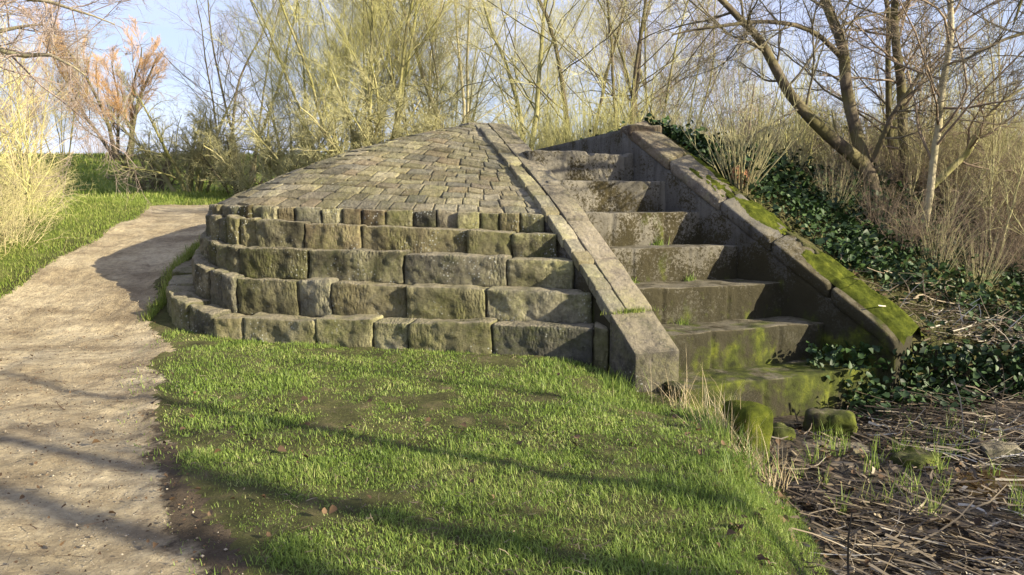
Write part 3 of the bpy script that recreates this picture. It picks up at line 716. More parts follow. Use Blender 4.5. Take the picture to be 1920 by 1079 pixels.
# leaves trailing over the cut bank and the lowest step's right end
n = 2600; x = iv.uniform(3.0, 6.5, n); y = 7.38+iv.normal(0, 0.12, n); z = iv.uniform(-0.45, 0.12, n); leaves(mb, np.c_[x, y, z], iv.uniform(0.04, 0.085, n), iv, 1.5)
n = 420; x = iv.uniform(3.2, 4.5, n); y = 7.0+iv.normal(0, 0.2, n); z = height(x, y)+np.abs(iv.normal(0, 0.14, n)); leaves(mb, np.c_[x, y, z], iv.uniform(0.035, 0.08, n), iv, 0.8)
# behind the channel wall
n = 7000; t = iv.uniform(0, 6, n); o = iv.uniform(0.3, 1.5, n); p = CO+np.outer(t, CW)+np.outer(o, CU)
leaves(mb, np.c_[p, height(p[:, 0], p[:, 1])+0.06+np.abs(iv.normal(0, 0.10, n))], iv.uniform(0.05, 0.09, n), iv, 0.8)
link('ivy', mb.mesh('ivy'), M['ivy'], kind='stuff', label='dark glossy ivy trailing over the bank right of the steps')
# rough grass and litter between the ivy on the bank
mb = MB(); n = 26000; x, y = scatter(n, 2.2, 9.5, 7.5, 13, iv); qs = (x-QO[0])*QU[0]+(y-QO[1])*QU[1]
k = (qs > 0.44) & (iv.uniform(0, 1, n) < np.clip(0.55-1.6*fbm(x*0.9, y*0.9, 0, 71, 4), 0.1, 1)); x, y = x[k], y[k]
blades(mb, np.c_[x, y, height(x, y)-0.01], 0.11*iv.uniform(0.4, 1.6, len(x)), iv.uniform(0.004, 0.009, len(x)), iv, 0.8, 0.8)
link('bank_grass', mb.mesh('bank_grass'), M['bankgrass'], kind='stuff', label='rough olive and straw coloured grass between the ivy on the bank')
# dead leaves
mb = MB(); n = 1800
x, y = scatter(n, 2.2, 8.5, 7.5, 12, iv); k = ((x-QO[0])*QU[0]+(y-QO[1])*QU[1]) > 0.46; x, y = x[k], y[k]
leaves(mb, np.c_[x, y, height(x, y)+0.03], iv.uniform(0.03, 0.07, len(x)), iv, 0.7, 0.5)
n = 2600
x, y = scatter(n, -3.2, 6.5, 2.4, 7.6, iv); wgt = np.where(x > mud_edge(np.minimum(y, 6.7))-0.3, 0.9, 0.16*(fbm(x*1.9, y*1.9, 0, 41, 5) > 0.02)+0.10*(np.abs(x-path_right(y)-0.15) < 0.25)); k = iv.uniform(0, 1, n) < wgt
k &= ~((y > 6.6) & (x < 4)); x, y = x[k], y[k]
leaves(mb, np.c_[x, y, height(x, y)+0.02+np.abs(iv.normal(0, 0.012, len(x)))], iv.uniform(0.02, 0.06, len(x)), iv, 0.6, 0.5)
link('fallen_leaves', mb.mesh('fallen_leaves'), M['dead'], kind='stuff', label='brown fallen leaves scattered on the mud and the thin grass')
# flattened reeds
def strips(mb, c, length, width, az, pitch, r, droop=0.3, seg=4):
    n = len(c); d = np.c_[np.cos(az)*np.cos(pitch), np.sin(az)*np.cos(pitch), np.sin(pitch)]
    side = np.c_[-np.sin(az), np.cos(az), np.zeros(n)]; roll = r.normal(0, 0.5, n)
    side = side*np.cos(roll)[:, None]+np.array([0, 0, 1.])*np.sin(roll)[:, None]
    curv = r.normal(0, 0.5, n); rings = []; dn_ = droop*np.abs(r.normal(0, 1, n)); kink = r.integers(1, seg+2, n); ka = r.normal(0, 1.3, n)
    p = c-d*length[:, None]/2
    for i in range(seg+1):
        w = width*(1-0.55*i/seg)/2
        rings.append(np.stack([p-side*w[:, None], p+side*w[:, None]], 1))
        dd = d+side*(curv*(i/seg))[:, None]+np.where(kink == i, ka, 0)[:, None]*np.array([0.3, 0.2, -0.5])
        d = dd/np.linalg.norm(dd, axis=1, keepdims=True); d[:, 2] -= dn_/seg*0.4
        p = p+d*(length/seg)[:, None]
    V = np.concatenate(rings, 1); k = 2*(seg+1); b = np.arange(n)*k
    mb.add(V.reshape(-1, 3), [np.concatenate([np.stack([b+2*i, b+2*i+1, b+2*i+3, b+2*i+2], 1) for i in range(seg)])])
mb = MB(); rd = rgn(29)
def reed_patch(n, cx, cy, sx, sy, az0, spread, lift, l0=0.25, l1=0.75):
    x = rd.normal(cx, sx, n); y = rd.normal(cy, sy, n); k = x > mud_edge(np.minimum(y, 6.7))+0.38; x, y = x[k], y[k]; n = len(x); h_ = height(x, y)
    strips(mb, np.c_[x, y, h_+0.02+np.abs(rd.normal(0, lift, n))], rd.uniform(l0, l1, n), rd.uniform(0.006, 0.020, n), rd.normal(az0, spread, n), rd.normal(0.0, 0.16, n), rd)
reed_patch(430, 2.9, 3.9, 0.65, 0.45, -0.45, 0.55, 0.05)
reed_patch(280, 3.6, 3.5, 0.6, 0.5, -0.5, 0.6, 0.05)
reed_patch(240, 2.1, 4.6, 0.3, 0.5, -0.7, 0.6, 0.03, 0.2, 0.5)
reed_patch(380, 4.6, 6.3, 0.75, 0.42, -0.35, 0.6, 0.09, 0.3, 0.9)
reed_patch(300, 3.6, 6.2, 0.5, 0.35, -0.3, 0.8, 0.05, 0.2, 0.5)
reed_patch(420, 5.0, 7.95, 0.65, 0.25, 0.35, 0.6, 0.08, 0.3, 0.8)
reed_patch(200, 5.6, 5.6, 0.6, 0.5, -0.4, 0.6, 0.06)
k_ = rd.uniform(0, 1, 2600); x = rd.normal(3.3, 1.0, 2600); y = rd.normal(4.6, 1.3, 2600); k = (x > mud_edge(np.minimum(y, 6.7))+0.15) & (y < 7.2) & (y > 2.6); x, y = x[k], y[k]; n = len(x)
strips(mb, np.c_[x, y, height(x, y)+0.012+np.abs(rd.normal(0, 0.012, n))], rd.uniform(0.05, 0.22, n), rd.uniform(0.012, 0.034, n), rd.uniform(0, 2*pi, n), rd.normal(0, 0.2, n), rd, 0.2)
link('reed_litter', mb.mesh('reed_litter'), M['reed'], kind='stuff', label='flattened dead reeds lying over the mud at the right')
mb = MB()
reed_patch(330, 2.75, 3.55, 0.6, 0.35, -0.5, 0.5, 0.03, 0.15, 0.6)
reed_patch(260, 4.3, 5.75, 0.55, 0.4, -0.4, 0.6, 0.05, 0.2, 0.7)
reed_patch(160, 4.9, 7.75, 0.5, 0.2, 0.35, 0.6, 0.06, 0.2, 0.6)
link('pale_reeds', mb.mesh('pale_reeds'), M['palereed'], kind='stuff', label='pale grey straw of flattened reeds drifted over the wet mud')
# gravel on the path
mb = MB(); n = 5200; x, y = scatter(n, -6.4, -0.7, 2.3, 10.0, rd); k = (x < path_right(y)) & (x > path_left(y)) & (rd.uniform(0, 1, n) < 0.25+0.75*(fbm(x*1.3, y*1.3, 0, 91, 3) > 0)); x, y = x[k], y[k]; n = len(x)
sz = 0.003+0.008*rd.uniform(0, 1, n)**3; oc = np.array([(1, 0, 0), (0, 1, 0), (-1, 0, 0), (0, -1, 0), (0, 0, 0.7), (0, 0, -0.7)], float)
V = np.c_[x, y, height(x, y)+0.012][:, None, :]+(oc[None]*rd.uniform(0.6, 1.4, (n, 6, 1)))*sz[:, None, None]; b = np.arange(n)*6
mb.add(V.reshape(-1, 3), [np.concatenate([np.stack([b+i, b+(i+1) % 4, b+4], 1) for i in range(4)]+[np.stack([b+(i+1) % 4, b+i, b+5], 1) for i in range(4)])])
link('path_gravel', mb.mesh('path_gravel', False), M['grit'], kind='stuff', label='small pale pebbles and grit loose on the sandy path')
# sedge sprouting from the mud
mb = MB()
for _ in range(60):
    cx, cy = rd.uniform(2.0, 4.6), rd.uniform(4.4, 6.3); n = int(rd.integers(6, 18))
    x = cx+rd.normal(0, 0.03, n); y = cy+rd.normal(0, 0.03, n)
    blades(mb, np.c_[x, y, height(x, y)-0.01], rd.uniform(0.08, 0.24, n), np.full(n, 0.008), rd, 0.25, 0.35)
link('sedge', mb.mesh('sedge'), M['grass'], kind='stuff', label='thin green sedge shoots coming up through the mud')
# path grit
mb = MB(); n = 3800; x, y = scatter(n, -6.0, -0.8, 2.4, 9.0, rd); k = (x < path_right(y)+0.05); x, y = x[k], y[k]
leaves(mb, np.c_[x, y, height(x, y)+0.022], rd.uniform(0.005, 0.02, len(x))*np.where(rd.uniform(0, 1, len(x)) < 0.06, 1.8, 1), rd, 0.5, 0.6)
strips(mb, np.c_[x[:90], y[:90], height(x[:90], y[:90])+0.024], rd.uniform(0.05, 0.2, 90), rd.uniform(0.004, 0.01, 90), rd.uniform(0, pi, 90), np.zeros(90), rd)
link('path_litter', mb.mesh('path_litter'), M['dead'], kind='stuff', label='small twigs and leaf scraps lying on the sandy path')

# ------------------------------------------------------------------ stones and logs in the stream
def boulder(name, loc, size, seed, mat, label, cat='stone', group=None, rot=0.0, amp=0.2):
    P, F = worn_block(size[0], size[1], size[2], min(size)*0.28, min(size)*0.16, min(size)*amp, seed, f=1.6/min(size))
    P = P-np.array([size[0]/2, size[1]/2, size[2]*0.35]); c, s = cos(rot), sin(rot)
    P = np.c_[P[:, 0]*c-P[:, 1]*s, P[:, 0]*s+P[:, 1]*c, P[:, 2]]
    o = link(name, make_mesh(name, P, [F]), mat, None, label, cat, group); o.location = loc; return o
boulder('mossy_block', (1.82, 5.62, -0.28), (0.30, 0.34, 0.46), 1, M['moss'], 'upright block coated in yellow green moss at the edge of the lawn', rot=0.3, amp=0.10)
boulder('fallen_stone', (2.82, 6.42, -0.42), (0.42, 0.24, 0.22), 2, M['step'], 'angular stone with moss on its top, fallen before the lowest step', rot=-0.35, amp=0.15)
boulder('stream_stone', (2.28, 6.15, -0.47), (0.20, 0.2, 0.22), 3, M['wallc'], 'small rounded stone beside the dark hollow under the steps')
boulder('stream_stone', (3.1, 5.55, -0.46), (0.36, 0.26, 0.16), 4, M['wallc'], 'grey pointed stone sitting in mud in the middle of the stream', rot=0.6)
boulder('stream_stone', (2.65, 5.95, -0.50), (0.55, 0.24, 0.12), 5, M['mortar'], 'long flat slab lying in the mud below the hollow', rot=-0.2)
boulder('stream_stone', (3.85, 5.75, -0.44), (0.30, 0.24, 0.14), 6, M['mortar'], 'brown stone half sunk beside the shallow pool')
# ------------------------------------------------------------------ branching plants
def tubes(mb, P, R, K):
    Nn, Sg = P.shape[:2]
    T = np.gradient(P, axis=1); T /= np.linalg.norm(T, axis=2, keepdims=True)+1e-12
    ref = np.tile(np.array([0.31, 0.17, 0.93]), (Nn, 1)); par = np.abs((T.mean(1)*ref).sum(1)) > 0.85*np.linalg.norm(T.mean(1), axis=1); ref[par] = (1, 0.1, 0)
    A = np.cross(T, ref[:, None, :]); A /= np.linalg.norm(A, axis=2, keepdims=True)+1e-12; B = np.cross(T, A)
    th = np.arange(K)*2*pi/K
    V = P[:, :, None, :]+R[:, :, None, None]*(np.cos(th)[None, None, :, None]*A[:, :, None, :]+np.sin(th)[None, None, :, None]*B[:, :, None, :])
    idx = np.arange(Nn*Sg*K).reshape(Nn, Sg, K); nx2 = np.roll(idx, -1, 2)
    F = np.stack([idx[:, :-1], nx2[:, :-1], nx2[:, 1:], idx[:, 1:]], -1).reshape(-1, 4)
    mb.add(V.reshape(-1, 3), [F])
def grow(p, d, ln, rad, r, seg=6, wob=0.15, trop=0.0, tip=0.25, tvec=(0, 0, 1)):
    n = len(p); pts = [p]; d = d.copy()
    for i in range(seg):
        d = d+r.normal(0, wob, (n, 3))+trop*np.array(tvec)/seg; d /= np.linalg.norm(d, axis=1, keepdims=True)
        p = p+d*(ln/seg)[:, None]; pts.append(p)
    P = np.stack(pts, 1); t = np.linspace(0, 1, seg+1); R = rad[:, None]*(1-(1-tip)*t[None, :])
    return P, R
def spawn(P, R, ln, n, r, lo=0.2, hi=1.0, ang=40, lf=0.5, rf=0.55, av=12, endf=0.5):
    Np, Sg = P.shape[:2]
    t = lo+(hi-lo)*(np.arange(n)[None, :]+r.uniform(0, 1, (Np, n)))/n
    f = np.clip(t, 0, 0.999)*(Sg-1); i = f.astype(int); w = (f-i)[..., None]; a = np.arange(Np)[:, None]
    p = P[a, i]*(1-w)+P[a, i+1]*w; T = P[a, i+1]-P[a, i]; T /= np.linalg.norm(T, axis=2, keepdims=True)+1e-12
    rd_ = R[a, i]*(1-w[..., 0])+R[a, i+1]*w[..., 0]
    rv = r.normal(0, 1, T.shape); rv -= T*(rv*T).sum(2, keepdims=True); rv /= np.linalg.norm(rv, axis=2, keepdims=True)+1e-12
    th = np.radians(r.normal(ang, av, t.shape))[..., None]
    d = T*np.cos(th)+rv*np.sin(th)
    l = ln[:, None]*lf*(1-(1-endf)*t)*r.uniform(0.65, 1.3, t.shape)
    return p.reshape(-1, 3), d.reshape(-1, 3), l.ravel(), (rd_*rf).ravel()
def tree_parts(seed, roots, levels, seg0=12, wob0=0.07, trop0=0.1, tip0=0.25, split=2, minr=0.0022):
    """roots: list of (pos, dir, length, radius); returns the mesh builders of trunk and crown"""
    r = rgn(seed); tr = MB(); cw = MB()
    p = np.array([q[0] for q in roots], float); d = np.array([q[1] for q in roots], float); d /= np.linalg.norm(d, axis=1, keepdims=True)
    ln = np.array([q[2] for q in roots], float); rad = np.array([q[3] for q in roots], float)
    P, R = grow(p, d, ln, rad, r, seg0, wob0, trop0, tip0)
    fl = np.linspace(0, 1, seg0+1); R = R*(1+0.5*np.exp(-fl*14))
    tubes(tr, P, R, 9)
    for li, lv in enumerate(levels):
        p, d, ln, rad = spawn(P, R, ln, lv['n'], r, lv.get('lo', 0.25), lv.get('hi', 1.0), lv.get('ang', 40), lv.get('lf', 0.5), lv.get('rf', 0.5), lv.get('av', 12), lv.get('endf', 0.5))
        rad = np.clip(rad, minr*lv.get('mr', 1.0), None)
        P, R = grow(p, d, ln, rad, r, lv.get('seg', 5), lv.get('wob', 0.14), lv.get('trop', 0.2), lv.get('tip', 0.35))
        tubes(tr if li+1 < split else cw, P, R, [6, 4, 3, 3][min(li, 3)])
    return tr, cw
def plant(name, loc, tr, cw, mt, mc, label, cat='tree', group=None, tn='trunk', cn='crown'):
    o = empty(name, loc, label, cat, group)
    link(tn, tr.mesh(tn), mt, o); link(cn, cw.mesh(cn), mc, o)
    return o
def stems(seed, n, spread, lean, h0, h1, r0, r1):
    r = rgn(seed); out = []
    for i in range(n):
        a = 2*pi*(i+r.uniform(-0.3, 0.3))/n; q = r.uniform(0.2, 1)
        out.append(((spread*q*cos(a), spread*q*sin(a), -0.15), (lean*q*cos(a)+r.normal(0, 0.04), lean*q*sin(a)+r.normal(0, 0.04), 1), r.uniform(h0, h1), r.uniform(r0, r1)))
    return out
K_ = {}
# tall many-stemmed pale willow, dense ascending twigs
for i in range(3):
    K_['willow%d' % i] = tree_parts(200+i, stems(20+i, 6, 0.5, 0.33, 6.5, 9.5, 0.030, 0.048), [
        dict(n=19, lo=0.15, ang=36, lf=0.36, rf=0.36, trop=0.5, wob=0.12, seg=6), dict(n=10, lo=0.15, ang=36, lf=0.5, rf=0.5, trop=0.4, wob=0.12, seg=5),
        dict(n=13, lo=0.1, ang=34, lf=0.6, rf=0.55, trop=0.3, wob=0.12, seg=3, mr=1.0)], minr=0.0026, split=2)
# darker open tree
for i in range(3):
    K_['alder%d' % i] = tree_parts(300+i, stems(40+i, 2+i % 2, 0.2, 0.30, 7.5, 9.5, 0.05, 0.078), [
        dict(n=17, lo=0.16, ang=50, lf=0.42, rf=0.36, trop=0.35, wob=0.14, seg=7), dict(n=10, lo=0.2, ang=44, lf=0.45, rf=0.5, trop=0.25, wob=0.15, seg=5),
        dict(n=11, lo=0.12, ang=42, lf=0.52, rf=0.55, trop=0.15, wob=0.16, seg=3, mr=1.0)], minr=0.0025)
# thorn bush
for i in range(2):
    K_['thorn%d' % i] = tree_parts(400+i, stems(60+i, 9, 0.35, 0.75, 2.4, 3.4, 0.045, 0.08), [
        dict(n=13, lo=0.15, ang=48, lf=0.45, rf=0.5, trop=0.1, wob=0.2, seg=5), dict(n=10, lo=0.1, ang=50, lf=0.5, rf=0.5, trop=0.0, wob=0.2, seg=4),
        dict(n=7, lo=0.1, ang=50, lf=0.55, rf=0.6, trop=0.0, wob=0.2, seg=3, mr=1.8)], minr=0.0024, trop0=-0.1)
# sapling
for i in range(3):
    K_['sapling%d' % i] = tree_parts(500+i, stems(80+i, 2, 0.12, 0.22, 3.6, 5.0, 0.022, 0.034), [
        dict(n=16, lo=0.15, ang=40, lf=0.36, rf=0.5, trop=0.35, wob=0.12, seg=5), dict(n=8, lo=0.15, ang=38, lf=0.45, rf=0.6, trop=0.25, wob=0.14, seg=3, mr=1.2)], minr=0.0022, wob0=0.06, split=1)
# osier wands
for i in range(3):
    K_['osier%d' % i] = tree_parts(600+i, stems(100+i, 42, 0.4, 0.6, 1.0, 2.5, 0.008, 0.013), [
        dict(n=7, lo=0.25, ang=26, lf=0.34, rf=0.6, trop=0.3, wob=0.08, seg=4, mr=1.3), dict(n=3, lo=0.2, ang=30, lf=0.5, rf=0.7, trop=0.2, seg=2, mr=1.2)], seg0=7, wob0=0.05, trop0=0.25, split=1, minr=0.0022)
# bramble / dead stem clump
for i in range(3):
    K_['bramble%d' % i] = tree_parts(700+i, stems(120+i, 75, 0.7, 0.75, 0.7, 1.9, 0.005, 0.009), [
        dict(n=6, lo=0.2, ang=45, lf=0.4, rf=0.7, trop=-0.1, wob=0.25, seg=4, mr=1.2), dict(n=3, lo=0.2, ang=45, lf=0.5, rf=0.8, trop=-0.2, seg=2, mr=1.1)], seg0=7, wob0=0.12, trop0=-0.55, split=1, minr=0.0024)
PROTO = {}
def put(kind, name, px, D, mt, mc, label, cat='tree', group=None, sc=1.0, rot=0.0, x=None, tn='trunk', cn='crown', zs=1.0, sink=0.0):
    """stand a plant at distance D along the bearing of photo column px (or at x)"""
    if x is None: x = (px-960)/FP*D
    key = (kind, mt, mc)
    if key in PROTO: o = copy_tree(PROTO[key]); o.name = name; o['label'] = label; o['category'] = cat
    else:
        tr, cw = K_[kind]; o = plant(name, (0, 0, 0), tr, cw, M[mt], M[mc], label, cat, None, tn, cn); PROTO[key] = o
    if group: o['group'] = group
    elif 'group' in o: del o['group']
    o.location = (x, D, hz(x, D)-sink); o.rotation_euler = (0, 0, rot); o.scale = (sc, sc, sc*zs)
    return o
T = 'bare trees in the belt behind the mound'
vr = rgn(55)
def rr(): return vr.uniform(0, 6.28)
# --- left: embankment willow, thorn bush, verge thicket
K_['farwillow'] = tree_parts(230, stems(33, 5, 0.7, 0.42, 6.0, 8.0, 0.11, 0.17), [dict(n=13, lo=0.18, ang=40, lf=0.42, rf=0.36, trop=0.7, wob=0.12, seg=6), dict(n=10, lo=0.15, ang=32, lf=0.5, rf=0.5, trop=0.5, seg=5), dict(n=26, lo=0.05, ang=34, lf=0.62, rf=0.6, trop=0.4, seg=3)], minr=0.0055)
put('farwillow', 'willow_tree', 236, 32, 'bark_dark', 'twig_orange', 'orange twigged willow standing alone on the far grassy embankment', sc=0.72, rot=1.0)
put('osier0', 'willow_bush', 197, 46, 'twig_pink', 'twig_pink', 'low grey bush on the embankment skyline left of the orange willow', 'bush', sc=1.1, tn='stems', cn='twigs')
put('thorn0', 'thorn_bush', 368, 21, 'bark_olive', 'twig_olive', 'round dense hawthorn bush where the path ends, left of the dome', 'bush', sc=0.98, rot=0.4, tn='stems')
put('thorn1', 'thorn_bush', 300, 23, 'bark_dark', 'twig_brown', 'low brown thorn bush left of the round hawthorn', 'bush', sc=0.62, rot=2.4, tn='stems')
put('thorn0', 'thorn_bush', 455, 21, 'bark_dark', 'twig_olive', 'shady brown thorn bush close behind the round hawthorn', 'bush', sc=0.72, rot=3.4, tn='stems')
put('alder0', 'alder_tree', 432, 29, 'bark_dark', 'twig_pink', 'tall slim bluish grey tree rising over the round hawthorn', sc=0.86, rot=0.8)
put('alder1', 'alder_tree', 474, 27, 'bark_dark', 'twig_pink', 'second slim grey tree, right of the one over the hawthorn', sc=0.88, rot=2.8)
# --- belt behind the mound
put('willow1', 'willow_tree', 560, 23, 'bark_olive', 'twig_olive', 'pale olive tree at the left end of the belt behind the dome', sc=0.8, rot=rr(), group=T)
put('willow0', 'willow_tree', 640, 21, 'bark_olive', 'twig_green', 'tall yellow green tree rising above the left slope of the dome', sc=0.95, rot=rr(), group=T)
put('willow2', 'willow_tree', 705, 18.5, 'bark_olive', 'twig_green', 'largest yellow green tree with many stems, reaching out of the picture top', sc=1.12, rot=0.2, group=T)
put('willow1', 'willow_tree', 800, 21, 'bark_pale', 'twig_olive', 'pale straight stemmed tree directly behind the top of the dome', sc=1.05, rot=rr(), group=T)
put('alder1', 'alder_tree', 870, 22, 'bark_pale', 'twig_olive', 'slender pale tree right behind the apex of the dome', sc=1.0, rot=rr(), group=T)
put('alder2', 'alder_tree', 985, 17.5, 'bark_olive', 'twig_olive', 'olive tree with a long leaning branch above the coping top', sc=0.85, rot=1.3, group=T)
put('alder0', 'alder_tree', 1085, 17, 'bark_dark', 'twig_olive', 'dark limbed tree behind the upper steps', sc=0.85, rot=rr(), group=T)
put('alder1', 'alder_tree', 1165, 16.5, 'bark_dark', 'twig_olive', 'upright dark tree behind the head of the right wing wall', sc=0.82, rot=rr(), group=T)
put('willow2', 'willow_tree', 1245, 18, 'bark_olive', 'twig_brown', 'bushy brown olive tree right of the wing wall head', sc=0.8, rot=rr(), group=T)
for i, (px, D, kd, mt, mc, sc) in enumerate([(660, 29, 'willow1', 'bark_olive', 'twig_olive', 1.05), (850, 30, 'willow2', 'bark_olive', 'twig_olive', 1.0),
        (1010, 26, 'willow0', 'bark_olive', 'twig_olive', 0.9), (1210, 26, 'willow1', 'bark_olive', 'twig_olive', 0.85), (1400, 29, 'willow2', 'bark_olive', 'twig_olive', 0.7)]):
    put(kd, 'willow_tree', px, D, mt, mc, 'hazy olive tree in the deep back row of the belt behind the mound', sc=sc, rot=rr(), group='back row of hazy trees')
# understorey
for i, (px, D, kd, mt, mc, sc, nm) in enumerate([(520, 18.5, 'thorn1', 'bark_olive', 'twig_olive', 0.75, 0), (600, 17.5, 'thorn0', 'bark_olive', 'twig_olive', 0.8, 0), (690, 17, 'thorn1', 'bark_olive', 'twig_olive', 0.8, 0), (770, 17, 'thorn0', 'bark_olive', 'twig_olive', 0.75, 0), (840, 18, 'thorn1', 'bark_olive', 'twig_olive', 0.75, 0), (900, 17.5, 'thorn0', 'bark_olive', 'twig_olive', 0.7, 0), (970, 16.5, 'thorn1', 'bark_olive', 'twig_olive', 0.62, 0), (1040, 19, 'thorn0', 'bark_olive', 'twig_olive', 0.7, 0), (1120, 19, 'thorn1', 'bark_olive', 'twig_olive', 0.7, 0), (1210, 19, 'thorn0', 'bark_olive', 'twig_olive', 0.7, 0)]):
    put(kd, 'thorn_bush', px, D, mt, mc, 'tangled olive bush in the understorey behind the mound', 'bush', sc=sc, rot=rr(), group='understorey bushes behind the mound', tn='stems')
OS = 'yellow green osier bushes behind the channel wall'
for i, (px, D, sc, lb) in enumerate([(1000, 15.8, 0.6, 'small'), (1045, 15.3, 0.62, 'tall'), (1090, 14.8, 0.8, 'tall'), (1125, 14.6, 0.85, 'tall'), (1165, 14.0, 0.62, 'tall'), (1200, 13.2, 0.5, 'small')]):
    put('osier%d' % (i % 3), 'osier_bush', px, D, 'twig_green', 'twig_green', 'yellow green osier wands standing behind the channel wall', 'bush', sc=sc, rot=rr(), group=OS, tn='stems', cn='twigs')
# --- right bank
sb = empty('sallow_stump', (0, 0, 0), 'cut orange stump with a fan of pale shoots on the mossy coping', 'stump')
p_ = QO+QW*2.35+QU*0.62
sb.location = (p_[0], p_[1], hz(p_[0], p_[1]))
tr, cw = tree_parts(801, stems(140, 60, 0.09, 0.85, 0.6, 1.9, 0.005, 0.010), [dict(n=4, lo=0.3, ang=25, lf=0.35, rf=0.6, trop=0.3, wob=0.08, seg=3)], seg0=7, wob0=0.05, trop0=0.55, split=1)
link('shoots', tr.mesh('shoots'), M['twig_hay'], sb); link('twigs', cw.mesh('twigs'), M['twig_olive'], sb)
P, F = worn_block(0.20, 0.16, 0.34, 0.06, 0.03, 0.03, 5, f=9); link('stump', make_mesh('stump', P-np.array([0.1, 0.08, 0.12]), [F]), M['stump'], sb)
put('osier1', 'osier_bush', 1300, 11.6, 'twig_olive', 'twig_olive', 'big spray of brown olive shoots above the mossy coping', 'bush', sc=0.62, rot=1.1, tn='stems', cn='twigs')
put('osier2', 'osier_bush', 1275, 12.6, 'twig_olive', 'twig_olive', 'smaller olive shoots left of the big spray, behind the coping head', 'bush', sc=0.5, rot=2.1, tn='stems', cn='twigs')
def limb(path_px, D0, rads, seg=14):
    """photo-bearing list (px, height above eye in px, depth) -> 3-D polyline"""
    a = np.array([((px-960)/FP*D, D, 1.6+(370-py)/FP*D) for px, py, D in path_px], float)
    t = np.linspace(0, 1, len(a)); c = catmull(a, 8); tt = np.linspace(0, 1, len(c)); q = np.linspace(0, 1, seg+1)
    P = np.stack([np.interp(q, tt, c[:, i]) for i in range(3)], 1)
    return P, np.interp(q, np.linspace(0, 1, len(rads)), rads)
def limbed_tree(name, limbs, seed, mt, mc, label, levels, group=None, minr=0.0024):
    r = rgn(seed); base = limbs[0][0][0].copy(); o = empty(name, base, label, 'tree', group)
    tr = MB(); cw = MB()
    for P, R in limbs:
        P = P-base; P = P + 0.012*np.stack([vn(np.arange(len(P))*0.7+seed, i*7.0+np.zeros(len(P)), 0, seed) for i in range(3)], 1)
        tubes(tr, P[None], R[None], 10)
        ln = np.array([np.linalg.norm(np.diff(P, axis=0), axis=1).sum()]); Pc, Rc = P[None], R[None]
        for li, lv in enumerate(levels):
            n = lv['n'] if li else max(3, int(lv['n']*ln[0]/3.5))
            p, d, ln, rad = spawn(Pc, Rc, ln if li else np.minimum(ln, 3.2), n, r, lv.get('lo', 0.25), 1.0, lv.get('ang', 45), lv.get('lf', 0.5), lv.get('rf', 0.45), 14, lv.get('endf', 0.6))
            rad = np.clip(rad, minr*lv.get('mr', 1.0), 0.019 if li == 0 else 0.012)
            Pc, Rc = grow(p, d, ln, rad, r, lv.get('seg', 6), lv.get('wob', 0.16), lv.get('trop', 0.2), 0.3)
            tubes(cw, Pc, Rc, [5, 4, 3, 3][li])
    link('trunk', tr.mesh('trunk'), M[mt], o); link('crown', cw.mesh('crown'), M[mc], o)
    return o
LV = [dict(n=15, lo=0.22, ang=55, lf=0.55, trop=0.25, seg=8, wob=0.13), dict(n=10, lo=0.15, ang=42, lf=0.48, rf=0.5, trop=0.15, seg=6, wob=0.15), dict(n=10, lo=0.12, ang=40, lf=0.5, rf=0.6, trop=0.1, seg=4, wob=0.15, mr=1.0)]
# forked alder: base, leaning left limb, upper limb
limbed_tree('forked_alder', [
    limb([(1635, 400, 10.6), (1628, 350, 10.6), (1612, 310, 10.6)], 0, [0.13, 0.115, 0.11], 8),
    limb([(1612, 312, 10.6), (1540, 255, 10.5), (1470, 185, 10.4), (1430, 120, 10.3), (1395, 70, 10.2), (1330, 10, 10.0), (1290, -40, 9.9)], 0, [0.10, 0.085, 0.072, 0.062, 0.05, 0.038, 0.02], 18),
    limb([(1612, 312, 10.6), (1590, 240, 10.7), (1570, 165, 10.8), (1560, 100, 10.9), (1535, 40, 11.0), (1505, -40, 11.1), (1490, -140, 11.2)], 0, [0.10, 0.085, 0.08, 0.075, 0.07, 0.06, 0.03], 18),
    limb([(1625, 318, 10.6), (1650, 240, 10.4), (1690, 170, 10.3), (1720, 110, 10.2)], 0, [0.05, 0.035, 0.025, 0.014], 10),
    limb([(1560, 118, 10.9), (1500, 70, 10.6), (1420, 55, 10.3), (1330, 62, 10.0), (1250, 78, 9.9)], 0, [0.04, 0.032, 0.026, 0.02, 0.01], 12)],
    901, 'bark_dark', 'twig_dark', 'dark forked alder on the bank, one limb leaning far left over the steps', LV)
limbed_tree('slim_alder', [limb([(1693, 405, 11.2), (1690, 330, 11.2), (1680, 250, 11.2), (1672, 170, 11.2), (1658, 90, 11.2), (1650, 20, 11.2), (1655, -60, 11.2), (1660, -190, 11.2)], 0, [0.085, 0.075, 0.07, 0.066, 0.06, 0.052, 0.045, 0.02], 20)],
    902, 'bark_dark', 'twig_brown', 'straight brownish trunk just right of the forked alder', LV)
limbed_tree('slim_alder', [limb([(1668, 385, 12.0), (1662, 300, 12.0), (1650, 200, 12.0), (1645, 110, 12.0), (1640, 40, 12.0), (1622, -30, 12.0), (1610, -150, 12.0)], 0, [0.06, 0.05, 0.045, 0.04, 0.036, 0.03, 0.015], 18)],
    903, 'bark_dark', 'twig_dark', 'thinner dark trunk close behind the straight brownish trunk', LV)
limbed_tree('pale_alder', [limb([(1728, 440, 10.0), (1738, 370, 10.0), (1742, 280, 10.0), (1748, 190, 10.0), (1756, 90, 10.0), (1750, 20, 10.0), (1748, -60, 10.0), (1740, -180, 10.0)], 0, [0.055, 0.05, 0.047, 0.044, 0.04, 0.035, 0.03, 0.015], 20)],
    904, 'bark_pale', 'twig_brown', 'pale sunlit slim trunk on the bank, right of the dark trunks', LV)
